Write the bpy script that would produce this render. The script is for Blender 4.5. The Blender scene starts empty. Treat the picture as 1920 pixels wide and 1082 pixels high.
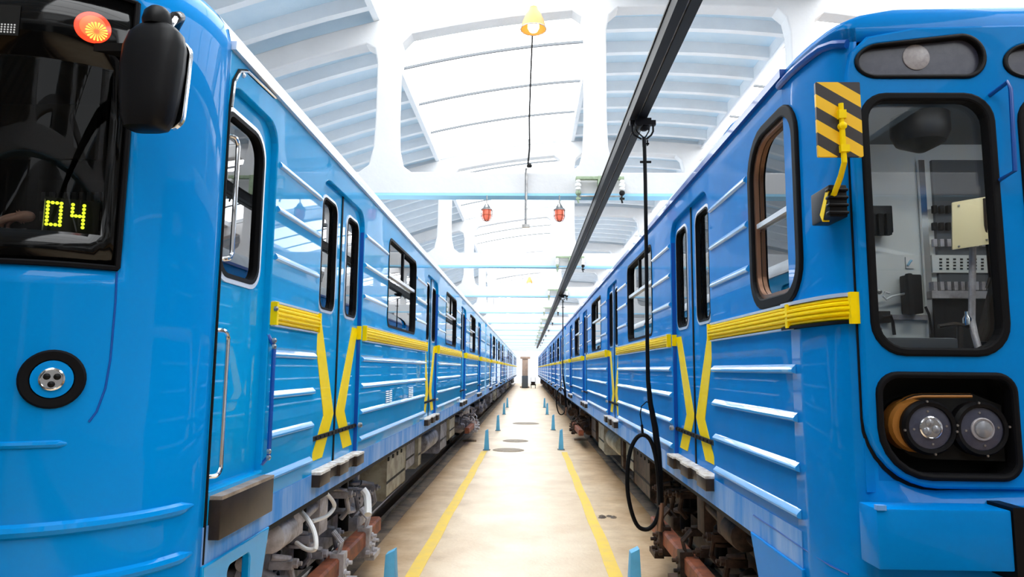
import bpy, bmesh, math, random
from mathutils import Matrix, Vector
random.seed(7)
sc = bpy.context.scene
COL = sc.collection
PI = math.pi
# ------------------------------------------------------------------ camera
YAW, PITCH, ROLL, EYE = math.radians(-1.3978), math.radians(6.715), math.radians(0.55), Vector((0, 0, 1.78))
fw = Vector((math.sin(YAW)*math.cos(PITCH), math.cos(YAW)*math.cos(PITCH), math.sin(PITCH)))
rt = Vector((math.cos(YAW), -math.sin(YAW), 0)); up = rt.cross(fw)
cr = rt*math.cos(ROLL) + up*math.sin(ROLL); cu = up*math.cos(ROLL) - rt*math.sin(ROLL)
cam = bpy.data.cameras.new('camera'); cam.lens = 24.0; cam.sensor_width = 36.0; cam.clip_start = 0.02; cam.clip_end = 500
camo = bpy.data.objects.new('camera', cam); COL.objects.link(camo)
M = Matrix((cr, cu, -fw)).transposed().to_4x4(); M.translation = EYE
camo.matrix_world = M
sc.camera = camo
# ------------------------------------------------------------------ world, exposure
sc.view_settings.view_transform = 'Standard'; sc.view_settings.look = 'None'
sc.view_settings.exposure = 0.0; sc.view_settings.gamma = 1.0; sc.view_settings.use_curve_mapping = False
w = bpy.data.worlds.new('world'); sc.world = w; w.use_nodes = True
w.node_tree.nodes['Background'].inputs[0].default_value = (0.93, 0.97, 1.0, 1)
w.node_tree.nodes['Background'].inputs[1].default_value = 1.5
SKYLIGHT = 5.6       # luminance of the milky glass in the roof, lit by the day outside
try:
    sc.cycles.max_bounces = 8; sc.cycles.diffuse_bounces = 5; sc.cycles.glossy_bounces = 4
    sc.cycles.transparent_max_bounces = 12; sc.cycles.adaptive_threshold = 0.02; sc.cycles.sample_clamp_indirect = 8
except Exception: pass

# ------------------------------------------------------------------ materials
MATS = {}
def mat(name, col, rough=0.5, metal=0.0, coat=0.0, emit=None, estr=0.0, var=0.0, vscale=6.0, bump=0.0, bscale=40.0, col2=None, stretch=(1, 1, 1), spec=0.5):
    m = bpy.data.materials.new(name); m.use_nodes = True; nt = m.node_tree; b = nt.nodes['Principled BSDF']
    b.inputs['Base Color'].default_value = (*col, 1); b.inputs['Roughness'].default_value = rough; b.inputs['Metallic'].default_value = metal
    b.inputs['Coat Weight'].default_value = coat; b.inputs['Coat Roughness'].default_value = 0.02; b.inputs['Specular IOR Level'].default_value = spec
    if emit: b.inputs['Emission Color'].default_value = (*emit, 1); b.inputs['Emission Strength'].default_value = estr
    if var or bump or col2:
        tc = nt.nodes.new('ShaderNodeNewGeometry'); mp = nt.nodes.new('ShaderNodeMapping'); mp.inputs['Scale'].default_value = stretch
        nt.links.new(tc.outputs['Position'], mp.inputs['Vector'])
        n = nt.nodes.new('ShaderNodeTexNoise'); n.inputs['Scale'].default_value = vscale; n.inputs['Detail'].default_value = 6; n.inputs['Roughness'].default_value = 0.65
        nt.links.new(mp.outputs[0], n.inputs['Vector'])
        rp = nt.nodes.new('ShaderNodeValToRGB'); c2 = col2 or tuple(c*(1-var) for c in col)
        rp.color_ramp.elements[0].position = 0.36; rp.color_ramp.elements[1].position = 0.62
        rp.color_ramp.elements[0].color = (*c2, 1); rp.color_ramp.elements[1].color = (*col, 1)
        nt.links.new(n.outputs['Fac'], rp.inputs[0]); nt.links.new(rp.outputs[0], b.inputs['Base Color'])
        if bump:
            n2 = nt.nodes.new('ShaderNodeTexNoise'); n2.inputs['Scale'].default_value = bscale; n2.inputs['Detail'].default_value = 4
            nt.links.new(tc.outputs['Position'], n2.inputs['Vector'])
            bp = nt.nodes.new('ShaderNodeBump'); bp.inputs['Strength'].default_value = bump; bp.inputs['Distance'].default_value = 0.02
            nt.links.new(n2.outputs['Fac'], bp.inputs['Height']); nt.links.new(bp.outputs[0], b.inputs['Normal'])
    MATS[name] = m; return m
def glassmat(name, tint, refl=0.5, rough=0.0, base=(0.02, 0.03, 0.04)):
    m = bpy.data.materials.new(name); m.use_nodes = True; nt = m.node_tree; nt.nodes.clear()
    o = nt.nodes.new('ShaderNodeOutputMaterial'); t = nt.nodes.new('ShaderNodeBsdfTransparent'); t.inputs[0].default_value = (*tint, 1)
    g = nt.nodes.new('ShaderNodeBsdfGlossy'); g.inputs['Roughness'].default_value = rough; g.inputs[0].default_value = (1, 1, 1, 1)
    f = nt.nodes.new('ShaderNodeFresnel'); f.inputs[0].default_value = 1.0 + refl
    mx = nt.nodes.new('ShaderNodeMixShader'); nt.links.new(f.outputs[0], mx.inputs[0]); nt.links.new(t.outputs[0], mx.inputs[1]); nt.links.new(g.outputs[0], mx.inputs[2])
    nt.links.new(mx.outputs[0], o.inputs[0]); MATS[name] = m; return m
BLUE = mat('blue_gloss', (0.0, 0.34, 0.73), 0.4, coat=0.70, spec=0.03, var=0.10, vscale=1.3)
BLUE_NOSE = mat('blue_nose', (0.0, 0.245, 0.67), 0.4, coat=0.35, spec=0.03)
BLUE_R = mat('blue_worn', (0.0, 0.215, 0.63), 0.45, coat=0.22, spec=0.03, var=0.12, vscale=2.0)
BLUE_SK = mat('blue_skirt', (0.02, 0.24, 0.66), 0.45, coat=0.1, spec=0.1, col2=(0.24, 0.42, 0.72), vscale=2.2, stretch=(1, 2.2, 0.35))
RIBP = mat('blue_rib', (0.03, 0.33, 0.74), 0.3, coat=0.8, spec=0.5)
BLUE_DK = mat('blue_dark', (0.0, 0.07, 0.36), 0.35, coat=0.3)
YEL = mat('yellow_paint', (1.0, 0.72, 0.0), 0.4, coat=0.1, spec=0.1, var=0.06, vscale=9)
YLINE = mat('yellow_line', (0.93, 0.62, 0.06), 0.6, col2=(0.82, 0.56, 0.12), vscale=5)
BLACK = mat('black_rubber', (0.004, 0.004, 0.005), 0.6, spec=0.12)
GBLACK = mat('gloss_black', (0.002, 0.002, 0.002), 0.08, spec=0.3)
BPLAST = mat('black_plastic', (0.004, 0.004, 0.005), 0.45, spec=0.18)
CHROME = mat('chrome', (0.75, 0.76, 0.78), 0.12, 1.0)
STEEL = mat('steel', (0.45, 0.44, 0.43), 0.35, 0.9, var=0.4, vscale=12)
ALU = mat('aluminium', (0.82, 0.84, 0.87), 0.3, 0.6)
BROWN = mat('brown_tread', (0.035, 0.022, 0.014), 0.4, 0.3, var=0.4, vscale=14)
TREAD = mat('worn_tread', (0.85, 0.82, 0.78), 0.45, 0.0, col2=(0.50, 0.42, 0.34), vscale=25)
STEPT = mat('step_metal', (0.42, 0.33, 0.25), 0.4, 0.2, col2=(0.20, 0.15, 0.11), vscale=8)
WHITE = mat('white_concrete', (0.64, 0.64, 0.645), 0.85, var=0.05, vscale=2.5, bump=0.15, bscale=18)
ROOFM = mat('pale_roof', (0.58, 0.70, 0.79), 0.9, col2=(0.50, 0.64, 0.75), vscale=1.2, bump=0.1)
RIBM = mat('white_rib', (0.74, 0.77, 0.80), 0.9, var=0.06, vscale=2)
SOFFIT = mat('blue_soffit', (0.30, 0.60, 0.80), 0.6)
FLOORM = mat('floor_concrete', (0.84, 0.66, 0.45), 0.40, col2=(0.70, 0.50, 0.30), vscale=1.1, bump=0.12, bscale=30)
EDGE = mat('floor_edge', (0.24, 0.17, 0.11), 0.7, col2=(0.06, 0.04, 0.03), vscale=3)
BED = mat('track_bed', (0.045, 0.035, 0.03), 0.9, var=0.5, vscale=4)
WALLM = mat('wall_white', (0.82, 0.83, 0.84), 0.9, var=0.04)
RAILM = mat('rail_steel', (0.22, 0.16, 0.12), 0.35, 0.8)
DARK = mat('dark_metal', (0.012, 0.012, 0.013), 0.6, 0.0, spec=0.2, var=0.5, vscale=10)
GREY = mat('grey_machine', (0.28, 0.28, 0.33), 0.55, 0.0, col2=(0.07, 0.065, 0.07), vscale=7)
LGREY = mat('light_grey_machine', (0.55, 0.53, 0.55), 0.5, 0.1, col2=(0.28, 0.25, 0.25), vscale=9)
CREAM = mat('cream_box', (0.42, 0.40, 0.32), 0.6, spec=0.2, col2=(0.24, 0.21, 0.16), vscale=6)
RUST = mat('rust_wood', (0.30, 0.075, 0.025), 0.6, col2=(0.12, 0.03, 0.012), vscale=9)
DBROWN = mat('dark_brown_machine', (0.075, 0.042, 0.028), 0.6, 0.0, spec=0.2, col2=(0.015, 0.010, 0.008), vscale=8)
WCABLE = mat('white_cable', (0.80, 0.79, 0.77), 0.45)
BRAIL = mat('black_conductor', (0.004, 0.004, 0.006), 0.5, spec=0.12)
GREEN = mat('pale_green_paint', (0.33, 0.42, 0.27), 0.6, var=0.3, vscale=20)
PORC = mat('porcelain', (0.80, 0.80, 0.78), 0.3)
PEG = mat('peg_blue', (0.11, 0.45, 0.72), 0.55, var=0.15, vscale=8)
PANELW = mat('cab_panel', (0.80, 0.82, 0.78), 0.5, var=0.06, vscale=3)
CABDK = mat('cab_dark', (0.012, 0.012, 0.012), 0.7, spec=0.15)
CABBLK = mat('cab_black', (0.006, 0.006, 0.006), 0.8, spec=0.1)
CABGREY = mat('cab_grey', (0.10, 0.11, 0.12), 0.5)
INTER = mat('saloon_lining', (0.55, 0.57, 0.55), 0.6)
PAPER = mat('paper_board', (0.72, 0.62, 0.36), 0.7)
SKIN = mat('skin', (0.80, 0.48, 0.37), 0.5)
CLOTH = mat('dark_cloth', (0.015, 0.015, 0.018), 0.9)
COPPER = mat('copper_tube', (0.35, 0.19, 0.12), 0.35, 0.7)
ORANGE = mat('amber_shell', (0.42, 0.17, 0.03), 0.35, 0.3)
LENS = mat('lamp_lens', (0.30, 0.31, 0.34), 0.15, 0.3, var=0.2, vscale=60)
LENSD = mat('dark_lens', (0.035, 0.038, 0.065), 0.3, coat=0.2, col2=(0.055, 0.06, 0.09), vscale=30)
LEDW = mat('frosted_disc', (0.40, 0.38, 0.40), 0.4, var=0.25, vscale=50)
ROOFP = mat('car_roof_paint', (0.62, 0.68, 0.74), 0.5, var=0.15, vscale=3)
PLATE = mat('manhole', (0.30, 0.21, 0.12), 0.6, var=0.4, vscale=15)
GLASS = glassmat('window_glass', (0.70, 0.78, 0.82), 1.6)
CABGL = glassmat('cab_glass', (0.92, 0.94, 0.94), 0.38)
TINT = glassmat('tinted_windscreen', (0.52, 0.52, 0.50), 0.30)
REDL = mat('red_lens', (0.35, 0.01, 0.005), 0.2, emit=(1.0, 0.06, 0.02), estr=1.5)
AMBL = mat('amber_lens', (0.9, 0.4, 0.05), 0.3, emit=(1.0, 0.50, 0.06), estr=1.4)
GLOWL = mat('orange_glow', (0.5, 0.05, 0.01), 0.3, emit=(1.0, 0.16, 0.05), estr=1.3)
CABFILL = mat('added_fill_glow', (0.9, 0.9, 0.85), 0.4, emit=(1.0, 0.97, 0.9), estr=24.0)  # glow of the fill light added inside the right cab
LEDY = mat('led_yellow', (0.6, 0.8, 0.02), 0.4, emit=(0.72, 0.95, 0.03), estr=3.0)
LEDG = mat('led_grey', (0.3, 0.3, 0.3), 0.4, emit=(0.5, 0.5, 0.5), estr=0.7)
REDG = mat('red_cage_glass', (0.75, 0.16, 0.10), 0.2, emit=(1.0, 0.22, 0.12), estr=0.35)
BULB = mat('bulb', (1, 0.9, 0.7), 0.3, emit=(1.0, 0.70, 0.30), estr=6)
SHADE = mat('lamp_shade', (0.45, 0.22, 0.05), 0.5, emit=(1.0, 0.42, 0.06), estr=0.15)
SKYP = mat('milky_glass', (0.8, 0.82, 0.84), 0.4, emit=(0.95, 0.98, 1.0), estr=SKYLIGHT)
GATE = mat('gate_paint', (0.10, 0.13, 0.16), 0.6, var=0.2)
BRICK = mat('brick_pillar', (0.62, 0.42, 0.30), 0.8, var=0.2, vscale=5)
# hazard stripes: flat print on the mirror back
def hazard():
    m = bpy.data.materials.new('hazard_stripes'); m.use_nodes = True; nt = m.node_tree; b = nt.nodes['Principled BSDF']; b.inputs['Roughness'].default_value = 0.45
    tc = nt.nodes.new('ShaderNodeTexCoord'); sp = nt.nodes.new('ShaderNodeSeparateXYZ'); nt.links.new(tc.outputs['Object'], sp.inputs[0])
    def mth(op, a, bb):
        n = nt.nodes.new('ShaderNodeMath'); n.operation = op
        for i, v in enumerate((a, bb)):
            if isinstance(v, (int, float)): n.inputs[i].default_value = v
            else: nt.links.new(v, n.inputs[i])
        return n.outputs[0]
    d = mth('ADD', mth('MULTIPLY', sp.outputs['X'], 0.62), sp.outputs['Z'])
    fr = mth('FRACT', mth('ADD', mth('DIVIDE', d, 0.0925), 50.12), 0)
    k = mth('GREATER_THAN', fr, 0.5)
    mx = nt.nodes.new('ShaderNodeMix'); mx.data_type = 'RGBA'; nt.links.new(k, mx.inputs[0])
    mx.inputs[6].default_value = (0.025, 0.02, 0.02, 1); mx.inputs[7].default_value = (0.88, 0.52, 0.0, 1)
    nt.links.new(mx.outputs[2], b.inputs['Base Color']); return m
HAZ = hazard()

def floor_dirt_shade(m):                                           # oily dirt plus shade painted in along the track edges, broken up by noise
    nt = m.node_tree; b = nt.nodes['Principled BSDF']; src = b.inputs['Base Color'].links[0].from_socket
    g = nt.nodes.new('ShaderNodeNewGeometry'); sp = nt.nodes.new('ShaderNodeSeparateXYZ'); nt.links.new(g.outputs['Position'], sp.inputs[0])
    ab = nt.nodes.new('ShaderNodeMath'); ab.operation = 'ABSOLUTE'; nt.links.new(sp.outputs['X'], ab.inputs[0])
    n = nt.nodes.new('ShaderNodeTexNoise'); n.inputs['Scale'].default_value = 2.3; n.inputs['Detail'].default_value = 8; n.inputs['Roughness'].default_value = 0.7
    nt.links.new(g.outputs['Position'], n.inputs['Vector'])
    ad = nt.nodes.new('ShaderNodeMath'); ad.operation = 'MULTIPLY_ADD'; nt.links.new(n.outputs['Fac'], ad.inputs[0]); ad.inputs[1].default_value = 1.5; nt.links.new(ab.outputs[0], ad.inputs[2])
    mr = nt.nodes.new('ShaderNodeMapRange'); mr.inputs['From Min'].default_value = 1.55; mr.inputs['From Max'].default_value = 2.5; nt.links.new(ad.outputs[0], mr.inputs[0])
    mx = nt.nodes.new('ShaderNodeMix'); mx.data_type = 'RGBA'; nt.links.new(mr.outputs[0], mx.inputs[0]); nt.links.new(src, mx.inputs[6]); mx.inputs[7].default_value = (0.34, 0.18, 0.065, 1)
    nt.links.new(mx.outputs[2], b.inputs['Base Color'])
floor_dirt_shade(FLOORM)
# ------------------------------------------------------------------ helpers
def tag(o, label=None, cat=None, group=None, kind=None):
    for k, v in (('label', label), ('category', cat), ('group', group), ('kind', kind)):
        if v: o[k] = v
    return o
def empty(name, loc, label=None, cat=None, group=None):
    o = bpy.data.objects.new(name, None); o.empty_display_size = 0.2; COL.objects.link(o); o.location = loc
    return tag(o, label, cat, group)
def wloc(o):
    v = Vector((0, 0, 0))
    while o: v = v + o.location; o = o.parent
    return v
def link_mesh(name, me, m, parent=None, origin=None, smooth=35):
    if parent: off = wloc(parent)
    elif origin is not None: off = Vector(origin)
    else: off = Vector((0, 0, 0))
    if off.length: me.transform(Matrix.Translation(-off))
    if smooth:
        me.shade_smooth(); me.set_sharp_from_angle(angle=math.radians(smooth))
    if m: me.materials.clear(); me.materials.append(m)
    me.name = name
    o = bpy.data.objects.new(name, me); COL.objects.link(o)
    if parent: o.parent = parent
    elif origin is not None: o.location = origin
    return o
def smooth_path(pts, k=4):
    P3 = [Vector(p) for p in pts]; out = []
    for i in range(len(P3)-1):
        p0, p1, p2, p3 = [P3[max(0, min(len(P3)-1, i+d))] for d in (-1, 0, 1, 2)]
        for q in range(k):
            u = q/k; out.append(0.5*((2*p1)+(p2-p0)*u+(2*p0-5*p1+4*p2-p3)*u*u+(3*p1-p0-3*p2+p3)*u**3))
    return out+[P3[-1]]
class MB:
    def __init__(s): s.v = []; s.f = []
    def add(s, vs, fs):
        b = len(s.v); s.v += [tuple(v) for v in vs]; s.f += [tuple(i+b for i in f) for f in fs]; return s
    def box(s, x0, y0, z0, x1, y1, z1):
        v = [(x, y, z) for z in (z0, z1) for y in (y0, y1) for x in (x0, x1)]
        return s.add(v, [(0, 2, 3, 1), (4, 5, 7, 6), (0, 1, 5, 4), (2, 6, 7, 3), (0, 4, 6, 2), (1, 3, 7, 5)])
    def bbox(s, x0, y0, z0, x1, y1, z1, c=0.01):           # box with chamfered long edges (vertical prism along the longest run is not needed: chamfer all x-z corners)
        pts = [(x0+c, z0), (x1-c, z0), (x1, z0+c), (x1, z1-c), (x1-c, z1), (x0+c, z1), (x0, z1-c), (x0, z0+c)]
        n = 8; v = [(p[0], y0, p[1]) for p in pts] + [(p[0], y1, p[1]) for p in pts]
        return s.add(v, [tuple(range(n)), tuple(range(2*n-1, n-1, -1))] + [(i, (i+1) % n, n+(i+1) % n, n+i) for i in range(n)])
    def prism(s, pts, fn, a, b):                            # 2-D outline, fn(u, v, w) -> xyz, extruded between w = a and b
        n = len(pts); v = [fn(p[0], p[1], a) for p in pts] + [fn(p[0], p[1], b) for p in pts]
        return s.add(v, [tuple(range(n)), tuple(range(2*n-1, n-1, -1))] + [(i, (i+1) % n, n+(i+1) % n, n+i) for i in range(n)])
    def tube(s, path, r, n=8, cap=True):
        path = [Vector(p) for p in path]; m = len(path); rs = r if isinstance(r, (list, tuple)) else [r]*m
        up0 = None; vs = []
        for i, p in enumerate(path):
            t = (path[min(i+1, m-1)] - path[max(i-1, 0)]).normalized()
            if up0 is None:
                up0 = Vector((0, 0, 1)) if abs(t.z) < 0.9 else Vector((1, 0, 0))
            a = t.cross(up0)
            if a.length < 1e-5: a = t.cross(Vector((0, 1, 0)))
            a.normalize(); b = a.cross(t).normalized(); up0 = b
            for k in range(n):
                th = 2*PI*k/n; vs.append(p + (a*math.cos(th) + b*math.sin(th))*rs[i])
        fs = [(i*n+k, i*n+(k+1) % n, (i+1)*n+(k+1) % n, (i+1)*n+k) for i in range(m-1) for k in range(n)]
        if cap: fs += [tuple(range(n))[::-1], tuple((m-1)*n+k for k in range(n))]
        return s.add(vs, fs)
    def lathe(s, c, axis, prof, n=20):                      # prof: (radius, height along axis)
        c = Vector(c); ax = Vector(axis).normalized(); a = ax.cross(Vector((0, 0, 1)))
        if a.length < 1e-4: a = Vector((1, 0, 0))
        a.normalize(); b = ax.cross(a)
        vs = []
        for (r, h) in prof:
            for k in range(n):
                th = 2*PI*k/n; vs.append(c + ax*h + (a*math.cos(th) + b*math.sin(th))*r)
        m = len(prof)
        fs = [(i*n+k, i*n+(k+1) % n, (i+1)*n+(k+1) % n, (i+1)*n+k) for i in range(m-1) for k in range(n)]
        fs += [tuple(range(n))[::-1], tuple((m-1)*n+k for k in range(n))]
        return s.add(vs, fs)
    def grid(s, rows):                                      # rows of points
        n = len(rows[0]); vs = [p for r_ in rows for p in r_]
        fs = [(i*n+k, i*n+k+1, (i+1)*n+k+1, (i+1)*n+k) for i in range(len(rows)-1) for k in range(n-1)]
        return s.add(vs, fs)
    def build(s, name, m, parent=None, origin=None, smooth=35, bevel=0, weld=False):
        me = bpy.data.meshes.new(name); me.from_pydata(s.v, [], s.f)
        bm = bmesh.new(); bm.from_mesh(me)
        if weld: bmesh.ops.remove_doubles(bm, verts=bm.verts, dist=1e-4)
        if bevel:
            bmesh.ops.bevel(bm, geom=[e for e in bm.edges if len(e.link_faces) == 2 and e.calc_face_angle(0) > 0.6], offset=bevel, segments=2, affect='EDGES', profile=0.6)
        bmesh.ops.recalc_face_normals(bm, faces=bm.faces); bm.to_mesh(me); bm.free()
        return link_mesh(name, me, m, parent, origin, smooth)
def B(name, m, parent, x0, y0, z0, x1, y1, z1, bevel=0):
    return MB().box(min(x0, x1), min(y0, y1), min(z0, z1), max(x0, x1), max(y0, y1), max(z0, z1)).build(name, m, parent, bevel=bevel)
def rr(x0, y0, x1, y1, r, n=6):                              # rounded rectangle; r one value or four (bl, br, tr, tl)
    if isinstance(r, (int, float)): r = (r,)*4
    pts = []
    for (cx, cy, a0, q) in ((x0+r[0], y0+r[0], PI, r[0]), (x1-r[1], y0+r[1], 1.5*PI, r[1]), (x1-r[2], y1-r[2], 0, r[2]), (x0+r[3], y1-r[3], 0.5*PI, r[3])):
        if q < 1e-4: pts.append((cx, cy)); continue
        for k in range(n+1): pts.append((cx+q*math.cos(a0+k*PI/2/n), cy+q*math.sin(a0+k*PI/2/n)))
    return pts
def plate_mesh(outlines, t, fn, bevel=0.0):                  # flat plate with holes, thickness t, mapped by fn(u, v, w)
    cu_ = bpy.data.curves.new('plate', 'CURVE'); cu_.dimensions = '2D'; cu_.fill_mode = 'BOTH'
    cu_.extrude = t/2-bevel; cu_.bevel_depth = bevel; cu_.bevel_resolution = 1; cu_.offset = -bevel
    for pts in outlines:
        sp = cu_.splines.new('POLY'); sp.points.add(len(pts)-1)
        for i, p in enumerate(pts): sp.points[i].co = (p[0], p[1], 0, 1)
        sp.use_cyclic_u = True
    ob = bpy.data.objects.new('plate_tmp', cu_); COL.objects.link(ob)
    dg = bpy.context.evaluated_depsgraph_get(); dg.update()
    me = bpy.data.meshes.new_from_object(ob.evaluated_get(dg), depsgraph=dg)
    bpy.data.objects.remove(ob); bpy.data.curves.remove(cu_)
    for v in me.vertices: v.co = fn(v.co.x, v.co.y, v.co.z)
    bm = bmesh.new(); bm.from_mesh(me); bmesh.ops.remove_doubles(bm, verts=bm.verts, dist=1e-5)
    bmesh.ops.recalc_face_normals(bm, faces=bm.faces); bm.to_mesh(me); bm.free()
    return me
def plate(name, outlines, t, fn, m, parent=None, bevel=0.0, origin=None, smooth=35):
    if bevel: smooth = min(smooth, 12)
    return link_mesh(name, plate_mesh(outlines, t, fn, bevel), m, parent, origin, smooth)
def children(o): return [c for c in bpy.data.objects if c.parent == o]
def copy_tree(o, parent=None, kids=None):
    if kids is None:
        kids = {}
        for c in bpy.data.objects:
            if c.parent: kids.setdefault(c.parent, []).append(c)
    c = o.copy(); COL.objects.link(c); c.parent = parent
    for ch in kids.get(o, []): copy_tree(ch, c, kids)
    return c

# ================================================================== STRUCTURE
Y0, Y1, XL, XR = -15.4, 86.0, -8.2, 12.2
def arch(x): return 6.62 - 0.030*(x-2)**2 if x > -6 else 6.62-0.030*64 + 0.30*(x+6)
def arch(x):
    d = abs(x-2)
    return 6.62 - 0.030*d*d if d < 6 else 6.62 - 0.030*36 - 0.22*(d-6)
FL, FR = -1.70, 1.72                                         # edges of the walkway
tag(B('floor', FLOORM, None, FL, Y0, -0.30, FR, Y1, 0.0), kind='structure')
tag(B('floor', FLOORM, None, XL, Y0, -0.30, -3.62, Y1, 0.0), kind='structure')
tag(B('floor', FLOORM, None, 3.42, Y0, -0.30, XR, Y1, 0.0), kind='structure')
tag(B('floor', BED, None, -3.62, Y0, -0.42, FL, Y1, -0.30), kind='structure')
tag(B('floor', BED, None, FR, Y0, -0.42, 3.42, Y1, -0.30), kind='structure')
tag(MB().box(FL-0.03, Y0, -0.12, FL+0.02, Y1, 0.018).build('trim_1', EDGE), kind='structure')
tag(MB().box(FR-0.02, Y0, -0.12, FR+0.03, Y1, 0.018).build('trim_2', EDGE), kind='structure')
tag(MB().box(FL+0.02, Y0, -0.01, FL+0.20, Y1, 0.004).build('trim_3', EDGE), kind='structure')
tag(MB().box(FR-0.20, Y0, -0.01, FR-0.02, Y1, 0.004).build('trim_4', EDGE), kind='structure')
for n, x in (('wall_left', XL), ('wall_right', XR)):
    s = -1 if x < 0 else 1
    hole = [rr(y+0.5, 2.2, y+5.3, 4.1, 0.02, 1) for y in [-15.4+6.25*k for k in range(3, 16)]]
    zt = arch(x)+0.35
    wo = plate(n, [[(Y0, -0.3), (Y1, -0.3), (Y1, zt), (Y0, zt)]] + hole, 0.25, lambda u, v, q, x=x, s=s: (x+s*0.125+q, u, v), WALLM); tag(wo, kind='structure')
    for k in range(3, 16):
        yy = -15.4+6.25*k
        for j in range(4): B('pane', SKYP, wo, x+s*0.10, yy+0.52+j*1.2, 2.22, x+s*0.13, yy+0.52+j*1.2+1.15, 4.08)
# far gable wall with open gates, near gable wall with open gates
def gable(name, y, gates):
    xs = [XL + (XR-XL)*k/20 for k in range(21)]
    out = [(XL, -0.3), (XR, -0.3)] + [(x, arch(x)+0.35) for x in xs[::-1]]
    return tag(plate(name, [out] + [rr(a, -0.2, b, 4.3, 0.02, 1) for a, b in gates], 0.3, lambda u, v, q: (u, y+q, v), WALLM), kind='structure')
gable('wall_far', Y1, [(-4.6, -0.7), (-0.2, 4.4)])
gable('wall_near', Y0, [])
for gi, (ga, gb) in enumerate(((-5.4, -0.8), (0.4, 5.2))):
    tag(B('door_%d' % (gi+1), GATE, None, ga, Y0+0.16, 0.0, gb, Y0+0.26, 4.3, bevel=0.01), kind='structure')
# roof: arched slab with skylight slots, ribs across it
SK = ((-2.05, 0.95), (3.95, 6.9))
def arc_strip(x0, x1, y0, y1, zo, t, n=10):
    mb = MB(); pts = [(x0+(x1-x0)*k/n) for k in range(n+1)]
    poly = [(x, arch(x)+zo) for x in pts] + [(x, arch(x)+zo+t) for x in pts[::-1]]
    return mb.prism(poly, lambda u, v, q: (u, q, v), y0, y1)
rf = MB()
for a, b in ((XL-0.2, SK[0][0]), (SK[0][1], SK[1][0]), (SK[1][1], XR+0.2)):
    q = arc_strip(a, b, Y0, Y1, 0.52, 0.12); rf.add(q.v, q.f)
roof = tag(rf.build('ceiling', ROOFM, smooth=20), kind='structure')
TR_Y = [8.78 + 6.25*k for k in range(-3, 13)]
BAY = 6.25
def rib_mesh(a, b):
    return arc_strip(a, b, -0.055, 0.055, 0.33, 0.20)
first = {}
for y in [8.78-3*BAY + 0.78125*k + 0.390 for k in range(0, 104)]:
    if y < Y0+0.2 or y > 62: continue
    for i, (a, b) in enumerate(((-7.8, SK[0][0]), (SK[0][1], SK[1][0]), (SK[1][1], 11.8))):
        if i == 2 and y < 2: continue
        if i not in first:
            o = rib_mesh(a, b).build('rib', RIBM, roof, smooth=20); first[i] = o; o.location.y = y
        else:
            o = first[i].copy(); COL.objects.link(o); o.location.y = y
# skylights: curbs and milky panes, one window per bay and strip
nwin = 0; pane0 = {}
for k in range(-2, 12):
    ya = 8.78+BAY*k+0.12; yb = ya+BAY-0.24
    for i, (a, b) in enumerate(SK):
        nwin += 1
        root = empty('window_%d' % nwin, ((a+b)/2, ya, arch((a+b)/2)+0.4)); root['kind'] = 'structure'
        if i not in pane0:
            fr = MB()
            for xa in (a-0.06, b-0.02):
                q = arc_strip(xa, xa+0.08, ya-0.12, yb+0.12, 0.30, 0.42, 2); fr.add(q.v, q.f)
            q = arc_strip(a, b, ya-0.14, ya+0.03, 0.36, 0.3); fr.add(q.v, q.f)
            f0 = fr.build('curb', RIBM, root, smooth=20)
            ps = [f0]; L = (yb-ya)/4
            for j in range(4):
                ps.append(arc_strip(a+0.03, b-0.03, ya+0.03+j*L+0.012, ya+0.03+(j+1)*L-0.012, 0.44, 0.03).build('pane', SKYP, root, smooth=20))
            for j in range(1, 4):
                ps.append(arc_strip(a+0.03, b-0.03, ya+0.03+j*L-0.016, ya+0.03+j*L+0.016, 0.40, 0.05).build('glazing_bar', CABGREY, root, smooth=20))
            pane0[i] = (ps, wloc(root))
        else:
            for p in pane0[i][0]:
                c = p.copy(); COL.objects.link(c); c.parent = root
# trusses
POSTS = [-4.65, -1.895, 0.868, 3.59, 6.33]
def truss_outlines():
    xs = [-7.9 + 19.8*k/44 for k in range(45)]
    outer = [(-7.9, 4.03), (11.9, 4.03)] + [(x, max(arch(x)+0.30, 4.4)) for x in xs[::-1]]
    holes = []
    edges = [-6.4] + POSTS + [9.0]
    for a, b in zip(edges[:-1], edges[1:]):
        l, r_ = a+0.145, b-0.145
        if l < -6: l = -6.0
        zb = 4.33
        tl, tr_ = arch(l), arch(r_)
        if min(tl, tr_)-zb < 0.3: continue
        pts = [(l+0.20, zb), (r_-0.20, zb), (r_-0.07, zb+0.10), (r_-0.015, zb+0.34), (r_, zb+0.7), (r_, tr_-0.30), (r_-0.04, tr_-0.10), (r_-0.16, arch(r_-0.16))]
        for q in range(1, 8): x = r_-0.16+(l+0.16-r_+0.16)*q/8; pts.append((x, arch(x)))
        pts += [(l+0.16, arch(l+0.16)), (l+0.04, tl-0.10), (l, tl-0.30), (l, zb+0.7), (l+0.015, zb+0.34), (l+0.07, zb+0.10)]
        holes.append(pts)
    return [outer]+holes
ORD = ['nearest', 'second', 'third', 'fourth', 'fifth', 'sixth', 'seventh', 'eighth', 'ninth', 'tenth', 'eleventh', 'twelfth', 'thirteenth']
t0 = None
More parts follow.
